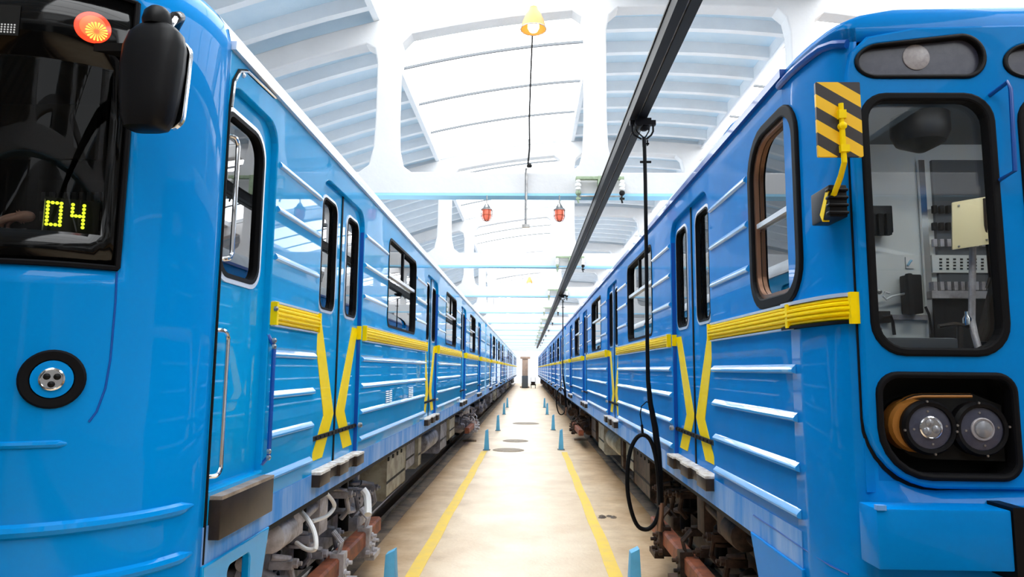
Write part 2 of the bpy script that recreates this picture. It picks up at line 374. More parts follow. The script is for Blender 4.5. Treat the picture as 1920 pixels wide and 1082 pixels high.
for i, y in enumerate(TR_Y):
    if y > Y1-1: break
    root = empty('roof_truss', (0, y, 0))
    if i < 3: tag(root, 'white concrete roof truss overhead, %s one behind the viewpoint' % ORD[2-i], 'truss', 'white roof trusses')
    elif i < 8: tag(root, 'white concrete roof truss with rounded openings, %s one along the hall' % ORD[i-3], 'truss', 'white roof trusses')
    else: tag(root, 'small white concrete roof truss in the distance, %s one along the hall' % ORD[i-3], 'truss', 'white roof trusses')
    if t0 is None:
        a = plate('frame', truss_outlines(), 0.24, lambda u, v, q, y=y: (u, y+q, v), WHITE, root, bevel=0.02, smooth=8)
        b = B('soffit_band', SOFFIT, root, -7.8, y-0.122, 4.012, 11.8, y+0.10, 4.045)
        t0 = (a, b)
    else:
        for p in t0:
            c = p.copy(); COL.objects.link(c); c.parent = root
# ================================================================== TRAIN CARS
W = 1.35
def seg(ya, yb, cuts):                                       # intervals of [ya, yb] left between the cuts
    out = []; a = ya
    for c0, c1 in sorted(cuts):
        if c0 > a: out.append((a, min(c0, yb)))
        a = max(a, c1)
    if a < yb: out.append((a, yb))
    return [q for q in out if q[1]-q[0] > 0.15]
def make_car(root, xs, s, y0, y1, P, doors, wins, extra_holes=(), paint=BLUE, skirtm=BLUE_SK, detail=True, ys=None, ribs_cut=(), belt_from=None, gmat=ALU, chevrons=2, fu=(GREY, LGREY)):
    X = lambda d: xs - s*d                                    # d: depth inwards from the aisle side plane
    xc = X(W); ys = y0 if ys is None else ys
    zt, zsill, dtop, dw = P['zt'], P['sill'], P['dtop'], P['dw']
    wz0, wz1 = P['win']
    dh = [rr(c-dw/2, zsill, c+dw/2, dtop, (0.01, 0.01, 0.14, 0.14)) for c in doors]
    wh = [rr(a, wz0, b, wz1, 0.09) for a, b in wins]
    out = [(ys, 1.0), (y1, 1.0), (y1, zt), (ys, zt)]
    plate('side_panel', [out]+dh+wh+list(extra_holes), 0.05, lambda u, v, q: (X(0.025)+q, u, v), paint, root, bevel=0.006, smooth=25)
    plate('side_panel', [out]+wh, 0.05, lambda u, v, q: (X(2*W-0.025)+q, u, v), paint, root, smooth=25)
    B('skirt', skirtm, root, X(-0.004), ys, 0.985, X(0.03), y1, 1.135)
    # roof
    mb = MB(); n = 20
    prof = [(xc + s*W*math.cos(PI*k/n), zt+0.45*math.sin(PI*k/n)) for k in range(n+1)]
    mb.grid([[(p[0], y, p[1]) for p in prof] for y in (max(ys, P.get('roof0', ys)), y1)])
    mb.build('roof', ROOFP, root, smooth=60)
    mb = MB(); mb.box(min(X(-0.022), X(0.02)), ys, zt-0.02, max(X(-0.022), X(0.02)), y1, zt+0.018); mb.build('gutter', gmat, root)
    # ends, floor, lining
    mb = MB(); mb.prism([(xc+s*(W-0.06)*math.cos(PI*k/n), zt+0.43*math.sin(PI*k/n)) for k in range(n+1)] + [(xc-s*(W-0.06), 0.95), (xc+s*(W-0.06), 0.95)], lambda u, v, q: (u, q, v), y1-0.05, y1)
    mb.build('end_wall', paint, root)
    B('floor_deck', BROWN, root, X(0.06), ys+0.05, 1.02, X(2*W-0.06), y1-0.05, 1.12)
    B('ceiling_lining', INTER, root, X(0.06), ys+0.05, zt-0.12, X(2*W-0.06), y1-0.05, zt-0.08)
    # ribs
    low, upz = P['low'], P['up']
    cuts = [(c-dw/2-0.05, c+dw/2+0.05) for c in doors]
    ucuts = cuts + [(a-0.06, b+0.06) for a, b in wins]
    y_a = max(ys, P.get('rib0', ys))
    def rib(ya, yb, z, h=0.034, d=0.016):
        return MB().prism([(0, -h/2-0.004), (d*0.7, -h/2), (d, -h/3), (d, -h*0.05), (d*0.8, h*0.15), (0, h/2+0.006)], lambda u, v, q: (X(-u), q, z+v), ya, yb)
    rb = MB(); lst = []
    for z in low:
        for a, b in seg(y_a, y1-0.1, cuts): lst.append(rib(a, b, z, 0.030, 0.020))
    for z in upz:
        for a, b in seg(P.get('urib0', y_a), y1-0.1, ucuts+list(ribs_cut)): lst.append(rib(a, b, z, 0.026, 0.014))
    if detail:
        for q in lst: q.build('rib', RIBP, root, smooth=30)
    else:
        for q in lst: rb.add(q.v, q.f)
        rb.build('ribs', RIBP, root, smooth=30)
    # yellow belt: fluted moulding between the doors
    b0, b1 = P['belt']; N = 5; hh = (b1-b0)/N
    bp = [(0, b0)]
    for k in range(N):
        z_ = b0+k*hh; bow = 0.030*math.sin(PI*(k+0.5)/N)**0.5
        bp += [(bow*0.90, z_+hh*0.08), (bow+0.004, z_+hh*0.30), (bow+0.004, z_+hh*0.70), (bow*0.90, z_+hh*0.92)]
    bp += [(0, b1)]
    for a, b in seg(belt_from or ys, y1-0.05, cuts):
        bo = MB().prism(bp, lambda u, v, q: (X(-u-0.002), q, v), a, b).build('belt_moulding', YEL, root, smooth=30)
        tr = MB()
        for z_, hz in ((b1+0.006, 0.012), (b0-0.008, 0.008)): tr.box(min(X(-0.02), X(0)), a, z_-hz/2, max(X(-0.02), X(0)), b, z_+hz/2)
        tr.build('belt_trim', ALU if z_ > b1 else ALU, bo)
        if detail:
            for e in (a, b): B('belt_end', YEL, bo, X(-0.034), e-0.012, b0-0.006, X(0), e+0.012, b1+0.006)
    # windows
    w0 = None
    for i, (a, b) in enumerate(wins):
        if w0 is None:
            fr = plate('window_frame', [rr(a-0.012, wz0-0.012, b+0.012, wz1+0.012, 0.10), rr(a+0.012, wz0+0.012, b-0.012, wz1-0.012, 0.08)], 0.05, lambda u, v, q: (X(0.02)+q, u, v), BLACK, root)
            zs = wz0+(wz1-wz0)*0.60; ym = a+(b-a)*0.52
            g1 = B('window_pane', GLASS, fr, X(0.030), a+0.02, wz0+0.02, X(0.036), b-0.02, zs)
            g2 = B('window_pane', GLASS, fr, X(0.022), a+0.02, zs, X(0.028), ym, wz1-0.02)
            g3 = B('window_pane', GLASS, fr, X(0.034), ym, zs, X(0.040), b-0.02, wz1-0.02)
            m1 = B('transom', ALU, fr, X(0.008), a+0.02, zs-0.018, X(0.045), b-0.02, zs+0.012)
            m2 = B('mullion', BLACK, fr, X(0.008), ym-0.022, zs, X(0.045), ym+0.022, wz1-0.02)
            w0 = (fr, (a+b)/2, b-a)
        else:
            c = copy_tree(w0[0], root); c.location.y += (a+b)/2-w0[1]
    # far-side window glass in one pane each
    for a, b in wins: B('window_pane', GLASS, root, X(2*W-0.03), a, wz0, X(2*W-0.024), b, wz1)
    # doors
    d0 = None; rec = 0.032
    for i, c in enumerate(doors):
        if d0 is None or (i == chevrons):
            parts = []
            for sg in (-1, 1):
                ya, yb = (c-dw/2-0.05, c-0.008) if sg < 0 else (c+0.008, c+dw/2+0.05)
                iw0, iw1 = (c-dw/2+0.085, c-0.135) if sg < 0 else (c+0.135, c+dw/2-0.085)
                iz0, iz1 = P['dwin']
                lf = plate('door_leaf', [rr(ya, zsill-0.02, yb, dtop+0.05, 0.01), rr(iw0, iz0, iw1, iz1, 0.075)], 0.03, lambda u, v, q: (X(rec+0.015)+q, u, v), paint, root, bevel=0.004, smooth=25)
                plate('gasket', [rr(iw0-0.018, iz0-0.018, iw1+0.018, iz1+0.018, 0.09), rr(iw0+0.012, iz0+0.012, iw1-0.012, iz1-0.012, 0.065)], 0.036, lambda u, v, q: (X(rec+0.012)+q, u, v), ALU, lf)
                plate('gasket', [rr(iw0+0.0, iz0+0.0, iw1-0.0, iz1-0.0, 0.075), rr(iw0+0.014, iz0+0.014, iw1-0.014, iz1-0.014, 0.062)], 0.030, lambda u, v, q: (X(rec+0.006)+q, u, v), BLACK, lf)
                B('door_glass', GLASS, lf, X(rec+0.018), iw0, iz0, X(rec+0.024), iw1, iz1)
                if i < chevrons:
                    zk = 1.465
                    pl = [(c+sg*0.555, b1-0.02), (c+sg*0.39, b1-0.02), (c+sg*0.025, zk), (c+sg*0.25, zsill+0.055), (c+sg*0.495, zsill+0.055), (c+sg*0.255, zk)]
                    me = plate_mesh([pl], 0.003, lambda u, v, q: (X(rec-0.0015)+q, u, v))
                    link_mesh('chevron_stripe', me, YEL, lf)
                kb = MB(); kb.box(min(X(rec-0.016), X(rec)), min(ya, yb)+(0.05 if sg < 0 else 0), 1.325, max(X(rec-0.016), X(rec)), max(ya, yb)-(0.05 if sg > 0 else 0), 1.352)
                for q in range(6):
                    yy = ya+0.07+q*(yb-ya-0.14)/5; kb.box(min(X(rec-0.022), X(rec)), yy-0.008, 1.33, max(X(rec-0.022), X(rec)), yy+0.008, 1.347)
                kb.build('guard_bar', DARK, lf)
                parts.append(lf)
            parts.append(B('door_seal', BLACK, root, X(rec-0.006), c-0.014, zsill, X(rec+0.03), c+0.014, dtop))
            # jamb lining, with the yellow belt turning into the opening
            for yy in (c-dw/2, c+dw/2):
                jb = B('door_jamb', BLUE_DK, root, X(0.004), yy-0.006, zsill, X(0.07), yy+0.006, dtop-0.15)
                if yy > c: B('belt_return', YEL, jb, X(-0.003), yy-0.012, b0, X(rec), yy-0.005, b1)
                parts.append(jb)
            d0 = (parts, c)
        else:
            for p in d0[0]:
                q = copy_tree(p, root); q.location.y += c-d0[1]
        # treads
        nb = 5
        for k in range(nb):
            ya = c-dw/2-0.01 + k*(dw+0.02)/nb; yb = ya+(dw+0.02)/nb-0.006; pr = 0.055 if k % 2 == 0 else 0.035
            if detail or k == 0:
                if not detail: yb = c+dw/2
                bk = B('tread_block', BROWN, root, X(-pr), ya, zsill-0.085+(0 if k % 2 == 0 else 0.012), X(0.03), yb, zsill-0.012, bevel=0.004 if detail else 0)
                B('tread_top', TREAD, bk, X(-pr-0.002), ya+0.005, zsill-0.012, X(0.03), yb-0.005, zsill+0.002)
        if detail: MB().lathe((X(0.0), c+dw/2+0.02, 1.34), (s, 0, 0), [(0.02, -0.01), (0.02, 0.02), (0.012, 0.028), (0.0, 0.03)], 10).build('door_stop', STEEL, root)
    return xc
def bogie(root, X, s, bc, g1, g2, detail=True):
    # X(d): depth inwards from the body side; wheels stand on the rails at d = 0.59 and d = 2.11
    bg = MB()
    for d in (0.30, 2.26):
        pts = [(-1.55, 0.50), (-1.45, 0.62), (-0.75, 0.62), (-0.55, 0.50), (0.55, 0.50), (0.75, 0.62), (1.45, 0.62), (1.55, 0.50), (1.45, 0.42), (0.8, 0.42), (0.5, 0.30), (-0.5, 0.30), (-0.8, 0.42), (-1.45, 0.42)]
        bg.prism(pts, lambda u, v, q: (q, bc+u, v+0.04), X(d), X(d+0.14))
    bg.box(min(X(0.4), X(2.3)), bc-0.22, 0.38, max(X(0.4), X(2.3)), bc+0.22, 0.70)
    fr = bg.build('bogie_frame', g1, root, bevel=0.012 if detail else 0)
    for ay in (-1.05, 1.05):
        for d in (0.59, 2.11):
            MB().lathe((X(d), bc+ay, 0.40), (1, 0, 0), [(0.18, -0.07), (0.33, -0.06), (0.40, -0.055), (0.40, 0.055), (0.33, 0.06), (0.18, 0.07)], 28).build('wheel', DARK, fr)
        MB().tube([(X(0.5), bc+ay, 0.40), (X(2.2), bc+ay, 0.40)], 0.075, 10).build('axle', DARK, fr)
        ab = MB(); ab.lathe((X(0.46), bc+ay, 0.40), (s, 0, 0), [(0.15, 0), (0.15, 0.16), (0.12, 0.22), (0.07, 0.24), (0.0, 0.245)], 16)
        ab.box(min(X(0.2), X(0.42)), bc+ay-0.20, 0.34, max(X(0.2), X(0.42)), bc+ay+0.20, 0.46); ab.build('axle_box', g2, fr, bevel=0.008 if detail else 0)
        if not detail: continue
        for sy in (-0.2, 0.2):                                # coil springs
            hel = [(X(0.34)+0.055*math.cos(t_*0.6), bc+ay+sy+0.055*math.sin(t_*0.6), 0.46+0.22*t_/52) for t_ in range(53)]
            MB().tube(hel, 0.012, 6).build('coil_spring', DARK, fr)
            MB().lathe((X(0.34), bc+ay+sy, 0.68), (0, 0, 1), [(0.085, 0), (0.085, 0.025), (0.05, 0.04), (0.05, 0.14)], 14).build('spring_cup', g2, fr)
    if not detail: return fr
    # traction motor lumps, dampers and pipework between frame and body
    mt = MB()
    mt.lathe((X(1.4), bc-0.55, 0.52), (1, 0, 0), [(0.20, -0.5), (0.27, -0.44), (0.27, 0.44), (0.20, 0.5)], 18); mt.build('traction_motor', DARK, fr)
    for sy in (-0.62, 0.45):
        MB().tube([(X(0.22), bc+sy, 0.95), (X(0.22), bc+sy, 0.72), (X(0.22), bc+sy, 0.70), (X(0.22), bc+sy, 0.44)], [0.028, 0.028, 0.045, 0.045], 12).build('damper', BLACK, fr)
        MB().lathe((X(0.22), bc+sy, 0.58), (0, 0, 1), [(0.04, 0), (0.10, 0.01), (0.10, 0.03), (0.06, 0.05)], 16).build('damper_cup', LGREY if g1 is GREY else DBROWN, fr)
    br = MB()
    br.tube([(X(0.26), bc-1.50, 0.70), (X(0.24), bc-0.90, 0.74), (X(0.20), bc-0.30, 0.82)], 0.04, 10)
    br.tube([(X(0.20), bc-1.55, 0.78), (X(0.20), bc-0.95, 0.82)], 0.025, 8)
    br.box(min(X(0.14), X(0.34)), bc-1.02, 0.72, max(X(0.14), X(0.34)), bc-0.84, 0.95)
    br.box(min(X(0.16), X(0.30)), bc-0.42, 0.60, max(X(0.16), X(0.30)), bc-0.22, 0.92)
    br.lathe((X(0.18), bc-1.2, 0.80), (0, 1, 0), [(0.05, -0.14), (0.09, -0.12), (0.09, 0.12), (0.05, 0.14)], 14)
    br.build('brake_gear', g2, fr, bevel=0.006)
    rg = random.Random(3)
    for k in range(9):                                        # pipes, brackets and bolts along the side
        yy = bc-1.4+k*0.32
        q = MB(); zz = 0.52+rg.random()*0.3
        q.tube([(X(0.25), yy, zz), (X(0.16), yy+0.05, zz-0.02), (X(0.14), yy+0.09, zz-0.18), (X(0.2), yy+0.1, zz-0.25)], 0.016+0.01*rg.random(), 8)
        q.box(min(X(0.13), X(0.27)), yy+0.02, zz-0.08, max(X(0.13), X(0.27)), yy+0.10, zz-0.03)
        q.lathe((X(0.13), yy+0.06, zz-0.05), (s, 0, 0), [(0.03, 0), (0.03, 0.025), (0.014, 0.03), (0.014, 0.05)], 8)
        q.build('pipe_bracket', g2 if k % 2 else g1, fr)
    # current collector: timber beam carrying the shoe gear
    bm_ = MB().bbox(min(X(0.03), X(0.14)), bc-1.75, 0.30, max(X(0.03), X(0.14)), bc+1.05, 0.43, 0.015).build('collector_beam', RUST, fr)
    for yy, n_ in ((bc-0.30, 3), (bc+0.50, 5)):
        cs = MB()
        cs.box(min(X(0.0), X(0.10)), yy-0.04, 0.22, max(X(0.0), X(0.10)), yy+0.06, 0.46)
        cs.box(min(X(-0.04), X(0.04)), yy-0.03, 0.20, max(X(-0.04), X(0.04)), yy+0.22, 0.24)
        for q in range(n_):
            cs.lathe((X(0.02), yy-0.05+q*0.05, 0.26+0.06*(q % 3)), (s, 0, 0), [(0.028, 0), (0.028, 0.03), (0.015, 0.035), (0.015, 0.06), (0.0, 0.062)], 8)
            cs.tube([(X(0.05), yy-0.03+q*0.03, 0.44), (X(0.03), yy-0.02+q*0.03, 0.53), (X(0.10), yy+q*0.03, 0.60)], 0.010, 7)
        cs.build('collector_shoe', g2, bm_)
    return fr
def under(root, X, s, ya, yb, boxes):
    B('underframe', DARK, root, X(0.55), ya, 0.88, X(2*W-0.55), yb, 1.02)
    B('sole_bar', DARK, root, X(0.04), ya, 0.93, X(0.10), yb, 1.02)
    for (a, b, z0, z1, d0, d1, m, name) in boxes:
        if name == 'air_tank':
            MB().lathe((X(d0+0.18), (a+b)/2, (z0+z1)/2), (0, 1, 0), [(0.05, -(b-a)/2), (0.15, -(b-a)/2+0.05), (0.17, -(b-a)/2+0.12), (0.17, (b-a)/2-0.12), (0.15, (b-a)/2-0.05), (0.05, (b-a)/2)], 18).build(name, m, root)
        else:
            o = MB().bbox(min(X(d0), X(d1)), a, z0, max(X(d0), X(d1)), b, z1, 0.03).build(name, m, root, bevel=0.008)
            q = MB()
            for zz in (z0+(z1-z0)*0.33, z0+(z1-z0)*0.36): q.box(min(X(d0-0.006), X(d0)), a+0.02, zz, max(X(d0-0.006), X(d0)), b-0.02, zz+0.008)
            for k in range(4): q.box(min(X(d0-0.012), X(d0)), a+0.06+k*(b-a-0.12)/4, z1-0.09, max(X(d0-0.012), X(d0)), a+0.06+k*(b-a-0.12)/4+0.05, z1-0.05)
            q.build('lid_trim', DARK, o)
            for k in (0.2, 0.8): B('hanger', DARK, o, X(d0+0.03), a+(b-a)*k-0.02, z1, X(d0+0.08), a+(b-a)*k+0.02, 1.0)
PL = dict(zt=3.17, sill=1.145, dtop=2.99, dw=1.10, win=(2.165, 2.985), low=[1.845, 1.635, 1.435, 1.228], up=[2.825, 2.59, 2.34], belt=(1.995, 2.10), dwin=(2.15, 2.885), rib0=3.44, urib0=3.43)
PR = dict(zt=3.085, sill=1.15, dtop=2.93, dw=1.13, win=(2.10, 2.925), low=[1.79, 1.59, 1.388, 1.20], up=[2.765, 2.53, 2.30], belt=(1.968, 2.055), dwin=(2.10, 2.84), rib0=2.90, urib0=2.90, roof0=3.9)
DL = [4.74+4.48*k for k in range(4)]; DR = [4.785+4.37*k for k in range(4)]
WL = [(6.25+4.48*k, 7.79+4.48*k) for k in range(3)]; WR = [(6.18+4.37*k, 7.69+4.37*k) for k in range(3)]
XSL, XSR = -1.30, 1.12
BOX_A = lambda a, m1, m2: [(a+1.0, a+2.1, 0.42, 0.90, 0.16, 0.7, m1, 'equipment_box'), (a+2.35, a+3.0, 0.50, 0.92, 0.20, 0.6, m2, 'equipment_box'), (a+3.3, a+3.55, 0.42, 0.92, 0.2, 0.5, m1, 'equipment_box'), (a+3.9, a+5.2, 0.48, 0.88, 0.14, 0.5, m2, 'air_tank'),
     (a+5.5, a+6.4, 0.36, 0.92, 0.18, 0.8, m2, 'equipment_box'), (a+6.7, a+7.6, 0.45, 0.92, 0.16, 0.7, m1, 'equipment_box')]
# ---- left head car
YLF, YLE = 2.20, 20.65
carL = empty('metro_car', (XSL-W, YLF, 0), 'glossy blue metro head car with black windscreen and number 04 sign, at left', 'train car', 'metro cars')
cabhole = rr(2.822, 1.27, 3.395, 3.015, (0.01, 0.01, 0.12, 0.10))
make_car(carL, XSL, 1, 2.80, YLE, PL, DL, WL, [cabhole], BLUE, BLUE_SK, True, 2.80, belt_from=3.415)
XLd = lambda d: XSL-d
bogie(carL, XLd, 1, 5.35, GREY, LGREY)
bogie(carL, XLd, 1, 17.6, GREY, LGREY)
under(carL, XLd, 1, 3.4, YLE-0.3, BOX_A(6.2, CREAM, GREY))
# ---- right head car
YRF, YRE = 2.45, 20.35
carR = empty('metro_car', (XSR+W, YRF, 0), 'older blue metro head car with twin headlamps and rubber framed cab window, at right', 'train car', 'metro cars')
cabwin = rr(2.80, 2.085, 3.405, 2.935, (0.16, 0.16, 0.16, 0.22))
make_car(carR, XSR, -1, 2.9, YRE, PR, DR, WR, [cabwin], BLUE_R, BLUE_SK, True, 2.90, ribs_cut=[(2.72, 3.47)], belt_from=2.9, gmat=BLUE_DK)
XRd = lambda d: XSR+d
bogie(carR, XRd, -1, 5.55, DBROWN, DBROWN)
bogie(carR, XRd, -1, 17.4, DBROWN, DBROWN)
under(carR, XRd, -1, 3.4, YRE-0.3, BOX_A(6.3, DBROWN, CREAM))
# ---- following cars
def trailing(xs, s, ystart, length, P, paint, g, labels, n):
    X = lambda d: xs-s*d
    P = dict(P); P.pop('roof0', None); P['rib0'] = ystart+0.1; P['urib0'] = ystart+0.1
    root = empty('metro_car', (X(W), ystart, 0), labels[0], 'train car', 'metro cars')
    step = 4.48 if s > 0 else 4.37
    ds = [ystart+2.45+step*k for k in range(4)]; ws = [(ystart+0.55, ystart+1.45)]
    ws = [(d+step/2-0.77, d+step/2+0.77) for d in ds[:3]]
    make_car(root, xs, s, ystart, ystart+length, P, ds, ws, [], paint, BLUE_SK, False, ystart, chevrons=1, gmat=ALU if s > 0 else BLUE_DK)
    n_ = 20; zt = P['zt']; xc = X(W)
    mb = MB(); mb.prism([(xc+s*(W-0.06)*math.cos(PI*k/n_), zt+0.43*math.sin(PI*k/n_)) for k in range(n_+1)] + [(xc-s*(W-0.06), 0.95), (xc+s*(W-0.06), 0.95)], lambda u, v, q: (u, q, v), ystart, ystart+0.05)
    mb.build('end_wall', paint, root)
    B('end_pillar', SOFFIT, root, X(0.0), ystart-0.10, 0.98, X(0.10), ystart, zt-0.1)
    for bc in (ystart+3.0, ystart+length-3.0): bogie(root, X, s, bc, g, g, False)
    under(root, X, s, ystart+0.5, ystart+length-0.5, BOX_A(ystart+4.6, g, CREAM if s > 0 else DBROWN))
    for k in range(1, n):
        c = copy_tree(root); c.location.y += k*(length+0.75); c['label'] = labels[k]
trailing(XSL, 1, 21.3, 18.4, PL, BLUE, GREY, ['second blue metro car of the left train, behind the glossy head car', 'third blue metro car of the left train, far down the aisle', 'last and farthest blue metro car of the left train'], 3)
trailing(XSR, -1, 21.0, 17.9, PR, BLUE_R, DBROWN, ['second blue metro car of the right train, behind the older head car', 'third blue metro car of the right train, far down the aisle', 'last and farthest blue metro car of the right train'], 3)
def at(px, py, Y):                                           # point of the photograph at a given distance along the aisle
    dx, dy = px-960, py-541
    d = fw + cr*(dx/1280.0) - cu*(dy/1280.0)
    return EYE + d*(Y/d.y)
# ------------------------------------------------------------------ left nose
XCL = XSL-W; RN = 0.60; YN = 2.80; ZTL = PL['zt']
def npos(th, off=0.0):                                       # th: degrees round the aisle-side corner, 0 = side, 90 = front
    t = math.radians(th)
    return (XSL-RN*(1-math.cos(t))+off*math.cos(t), YN-RN*math.sin(t)-off*math.sin(t))
def plan(ths, nfront=8):                                     # whole nose in plan, aisle side to far side
    a = [npos(t) for t in ths]
    if ths[-1] < 90: return a
    x0, y0 = npos(90); x1 = 2*XCL-x0
    mid = [(x0+(x1-x0)*k/nfront, y0-0.03*math.sin(PI*k/nfront)) for k in range(1, nfront)]
    return a + mid + [(2*XCL-p[0], p[1]) for p in a[::-1]]
THS = [0, 4, 8, 12, 16, 20, 24, 28, 32, 36, 40, 44.3, 47, 50, 54, 58, 62, 66, 70, 74, 78, 82, 86, 90]
PLAN = plan(THS); NP = len(PLAN); I0 = 11; I1 = NP-1-11; J0 = 13; J1 = NP-1-13
ZN = [0.66, 0.72, 0.85, 1.0, 1.2, 1.5, 1.8, 2.05, 2.125, 2.235, 2.45, 2.65, 2.845, 3.0, 3.12, ZTL]
rows = [[(p[0], p[1]+(0.05 if z < 0.7 else 0), z) for p in PLAN] for z in ZN]
for k in range(1, 9):
    ph = math.radians(90*k/9.0)
    rows.append([(XCL+(p[0]-XCL)*math.cos(ph), YN+(p[1]-YN)*math.cos(ph), ZTL+0.45*math.sin(ph)) for p in PLAN])
body = MB(); scr = MB(); gl = MB(); n = NP
vs = [p for r_ in rows for p in r_]
za, zb_, zc, zd = 8, 14, 9, 12                                # row indices of the surround and of the clear glass
fb, fs_, fg = [], [], []
for i in range(len(rows)-1):
    for k in range(n-1):
        f = (i*n+k, i*n+k+1, (i+1)*n+k+1, (i+1)*n+k)
        if za <= i < zb_ and I0 <= k < I1:
            (fg if (zc <= i < zd and J0 <= k < J1) else fs_).append(f)
        else: fb.append(f)
def used(vs, fs):
    ids = sorted({i for f in fs for i in f}); mp = {a: b for b, a in enumerate(ids)}
    return [vs[i] for i in ids], [tuple(mp[i] for i in f) for f in fs]
#nose
nose = MB().add(*used(vs, fb)).build('nose_shell', BLUE_NOSE, carL, smooth=50)
sur = MB().add(*used(vs, fs_)).build('windscreen_surround', GBLACK, carL, smooth=50)
ws = MB().add(*used(vs, fg)).build('windscreen', TINT, carL, smooth=50)
for o in (nose, sur): 
    md = o.modifiers.new('thickness', 'SOLIDIFY'); md.thickness = 0.02; md.offset = -1
# edge gasket of the surround, seam and moulded ridges
def along(th0, th1, z, off, n_=24): return [(*npos(th0+(th1-th0)*k/n_, off), z) for k in range(n_+1)]
gk = [(*npos(44.3, 0.004), 3.125)] + [(*npos(44.3, 0.004), 3.12-k*0.0995) for k in range(11)] + along(44.3, 90, 2.122, 0.004)
MB().tube(gk, 0.010, 6).build('gasket', BLACK, sur)
MB().tube(along(44.3, 90, 3.125, 0.003), 0.008, 6).build('gasket', BLACK, sur)
MB().tube([(*npos(44.3, 0.0), 2.11), (*npos(44.0, 0.0), 2.0), (*npos(44.2, 0), 1.80), (*npos(45, 0), 1.70), (*npos(47.0, 0), 1.62), (*npos(49, 0), 1.585)], 0.004, 6).build('seam', BLUE_DK, nose)
for th0, z, r_ in ((3.5, 1.238, 0.026), (2.5, 1.055, 0.026), (52, 1.515, 0.016)):
    pts = along(th0, 90, z, -0.008, 40); x1_ = 2*XCL-pts[-1][0]
    pts += [(pts[-1][0]+(x1_-pts[-1][0])*k/6, pts[-1][1]-0.03*math.sin(PI*k/6), z) for k in range(1, 7)]
    rs = [max(0.004, r_*min(1, k/5.0)) for k in range(len(pts))]
    MB().tube(pts, rs, 10).build('moulded_ridge', BLUE_NOSE, nose)
# joint between nose and side
jt = [(XSL+0.002, 2.812, 0.99), (XSL+0.002, 2.812, 2.90), (XSL+0.002, 2.83, 3.02), (XSL+0.002, 2.88, 3.09), (XSL+0.002, 2.96, 3.125), (XSL+0.002, 3.3, 3.14)]
MB().tube(jt, 0.007, 6).build('nose_joint', BLACK, carL)
MB().tube([(p[0]+0.004, p[1]+0.012, p[2]) for p in jt[1:]], 0.006, 6).build('joint_trim', CHROME, carL)
# apron under the cab door, with its step hole
plate('cab_apron', [[(2.80, 0.66), (3.40, 0.66), (3.50, 0.985), (2.80, 0.985)], rr(3.03, 0.73, 3.27, 0.925, 0.035)], 0.04, lambda u, v, q: (XSL-0.006+q, u, v), BLUE, carL, bevel=0.006)
B('cab_step', BLUE_SK, carL, XSL-0.16, 3.03, 0.715, XSL+0.012, 3.27, 0.765, bevel=0.004)
B('apron_box', DARK, carL, XSL-0.30, 2.95, 0.70, XSL-0.18, 3.35, 0.98)
# cab door
XD = XSL-0.035
cd = plate('cab_door', [rr(2.80, 1.26, 3.43, 3.04, 0.02), rr(2.86, 2.165, 3.30, 2.915, (0.09, 0.10, 0.13, 0.06))], 0.03, lambda u, v, q: (XD-0.015+q, u, v), BLUE, carL, bevel=0.004)
plate('gasket', [rr(2.842, 2.147, 3.318, 2.933, (0.10, 0.11, 0.14, 0.07)), rr(2.87, 2.175, 3.29, 2.905, (0.08, 0.09, 0.12, 0.05))], 0.04, lambda u, v, q: (XD-0.013+q, u, v), ALU, cd)
plate('gasket', [rr(2.862, 2.167, 3.298, 2.913, (0.09, 0.1, 0.13, 0.06)), rr(2.885, 2.188, 3.278, 2.893, (0.075, 0.08, 0.11, 0.045))], 0.044, lambda u, v, q: (XD-0.013+q, u, v), BLACK, cd)
B('door_glass', GLASS, cd, XD-0.02, 2.87, 2.175, XD-0.014, 3.29, 2.905)
def uhandle(y, z0, z1, out, dy, r_, m, nm, par):
    MB().tube(smooth_path([(XD, y+dy, z0), (XSL+out*0.5, y+dy*0.6, z0+0.002), (XSL+out, y-0.004, z0+0.025), (XSL+out, y, z0+0.07), (XSL+out, y, (z0+z1)/2), (XSL+out, y, z1-0.07), (XSL+out, y-0.004, z1-0.025), (XSL+out*0.5, y+dy*0.6, z1-0.002), (XD, y+dy, z1)]), r_, 10).build(nm, m, par)
uhandle(2.895, 2.235, 2.78, 0.012, -0.05, 0.010, CHROME, 'grab_handle', carL)
uhandle(2.905, 1.325, 1.93, 0.012, -0.05, 0.010, CHROME, 'grab_handle', carL)
MB().tube([(XSL-0.01, 3.405, 1.30), (XSL+0.025, 3.41, 1.34), (XSL+0.025, 3.41, 1.88), (XSL-0.01, 3.405, 1.94)], 0.011, 8).build('grab_handle', BLUE_DK, carL)
hg = MB()
for z in (1.335, 1.365, 1.88, 1.91, 2.07): hg.lathe((XSL+0.02, 3.405, z), (1, 0, 0), [(0.014, 0), (0.014, 0.012), (0.006, 0.018)], 8)
hg.build('handle_bolt', STEEL, carL)
st = MB().box(XSL-0.04, 2.845, 1.075, XSL+0.050, 3.43, 1.235).build('step_plate', BROWN, carL, bevel=0.006)
B('tread_top', STEPT, st, XSL-0.05, 2.85, 1.235, XSL+0.052, 3.425, 1.25)
MB().lathe((XSL+0.0, 2.93, 3.09), (1, 0, 0), [(0.012, 0), (0.012, 0.006), (0.005, 0.012)], 10).build('lock_cap', ALU, carL)
for vy in (6.42, 7.62):
    for vo in (-0.075, 0.075):
        vm = MB()
        for k in range(8): vm.prism([(0, 0), (0.008, 0.002), (0.0, 0.010)], lambda u, v, q: (XSL+u+0.001, q, 1.425+k*0.019+v), vy+vo-0.06, vy+vo+0.06)
        vm.build('vent_louvre', ALU, carL)
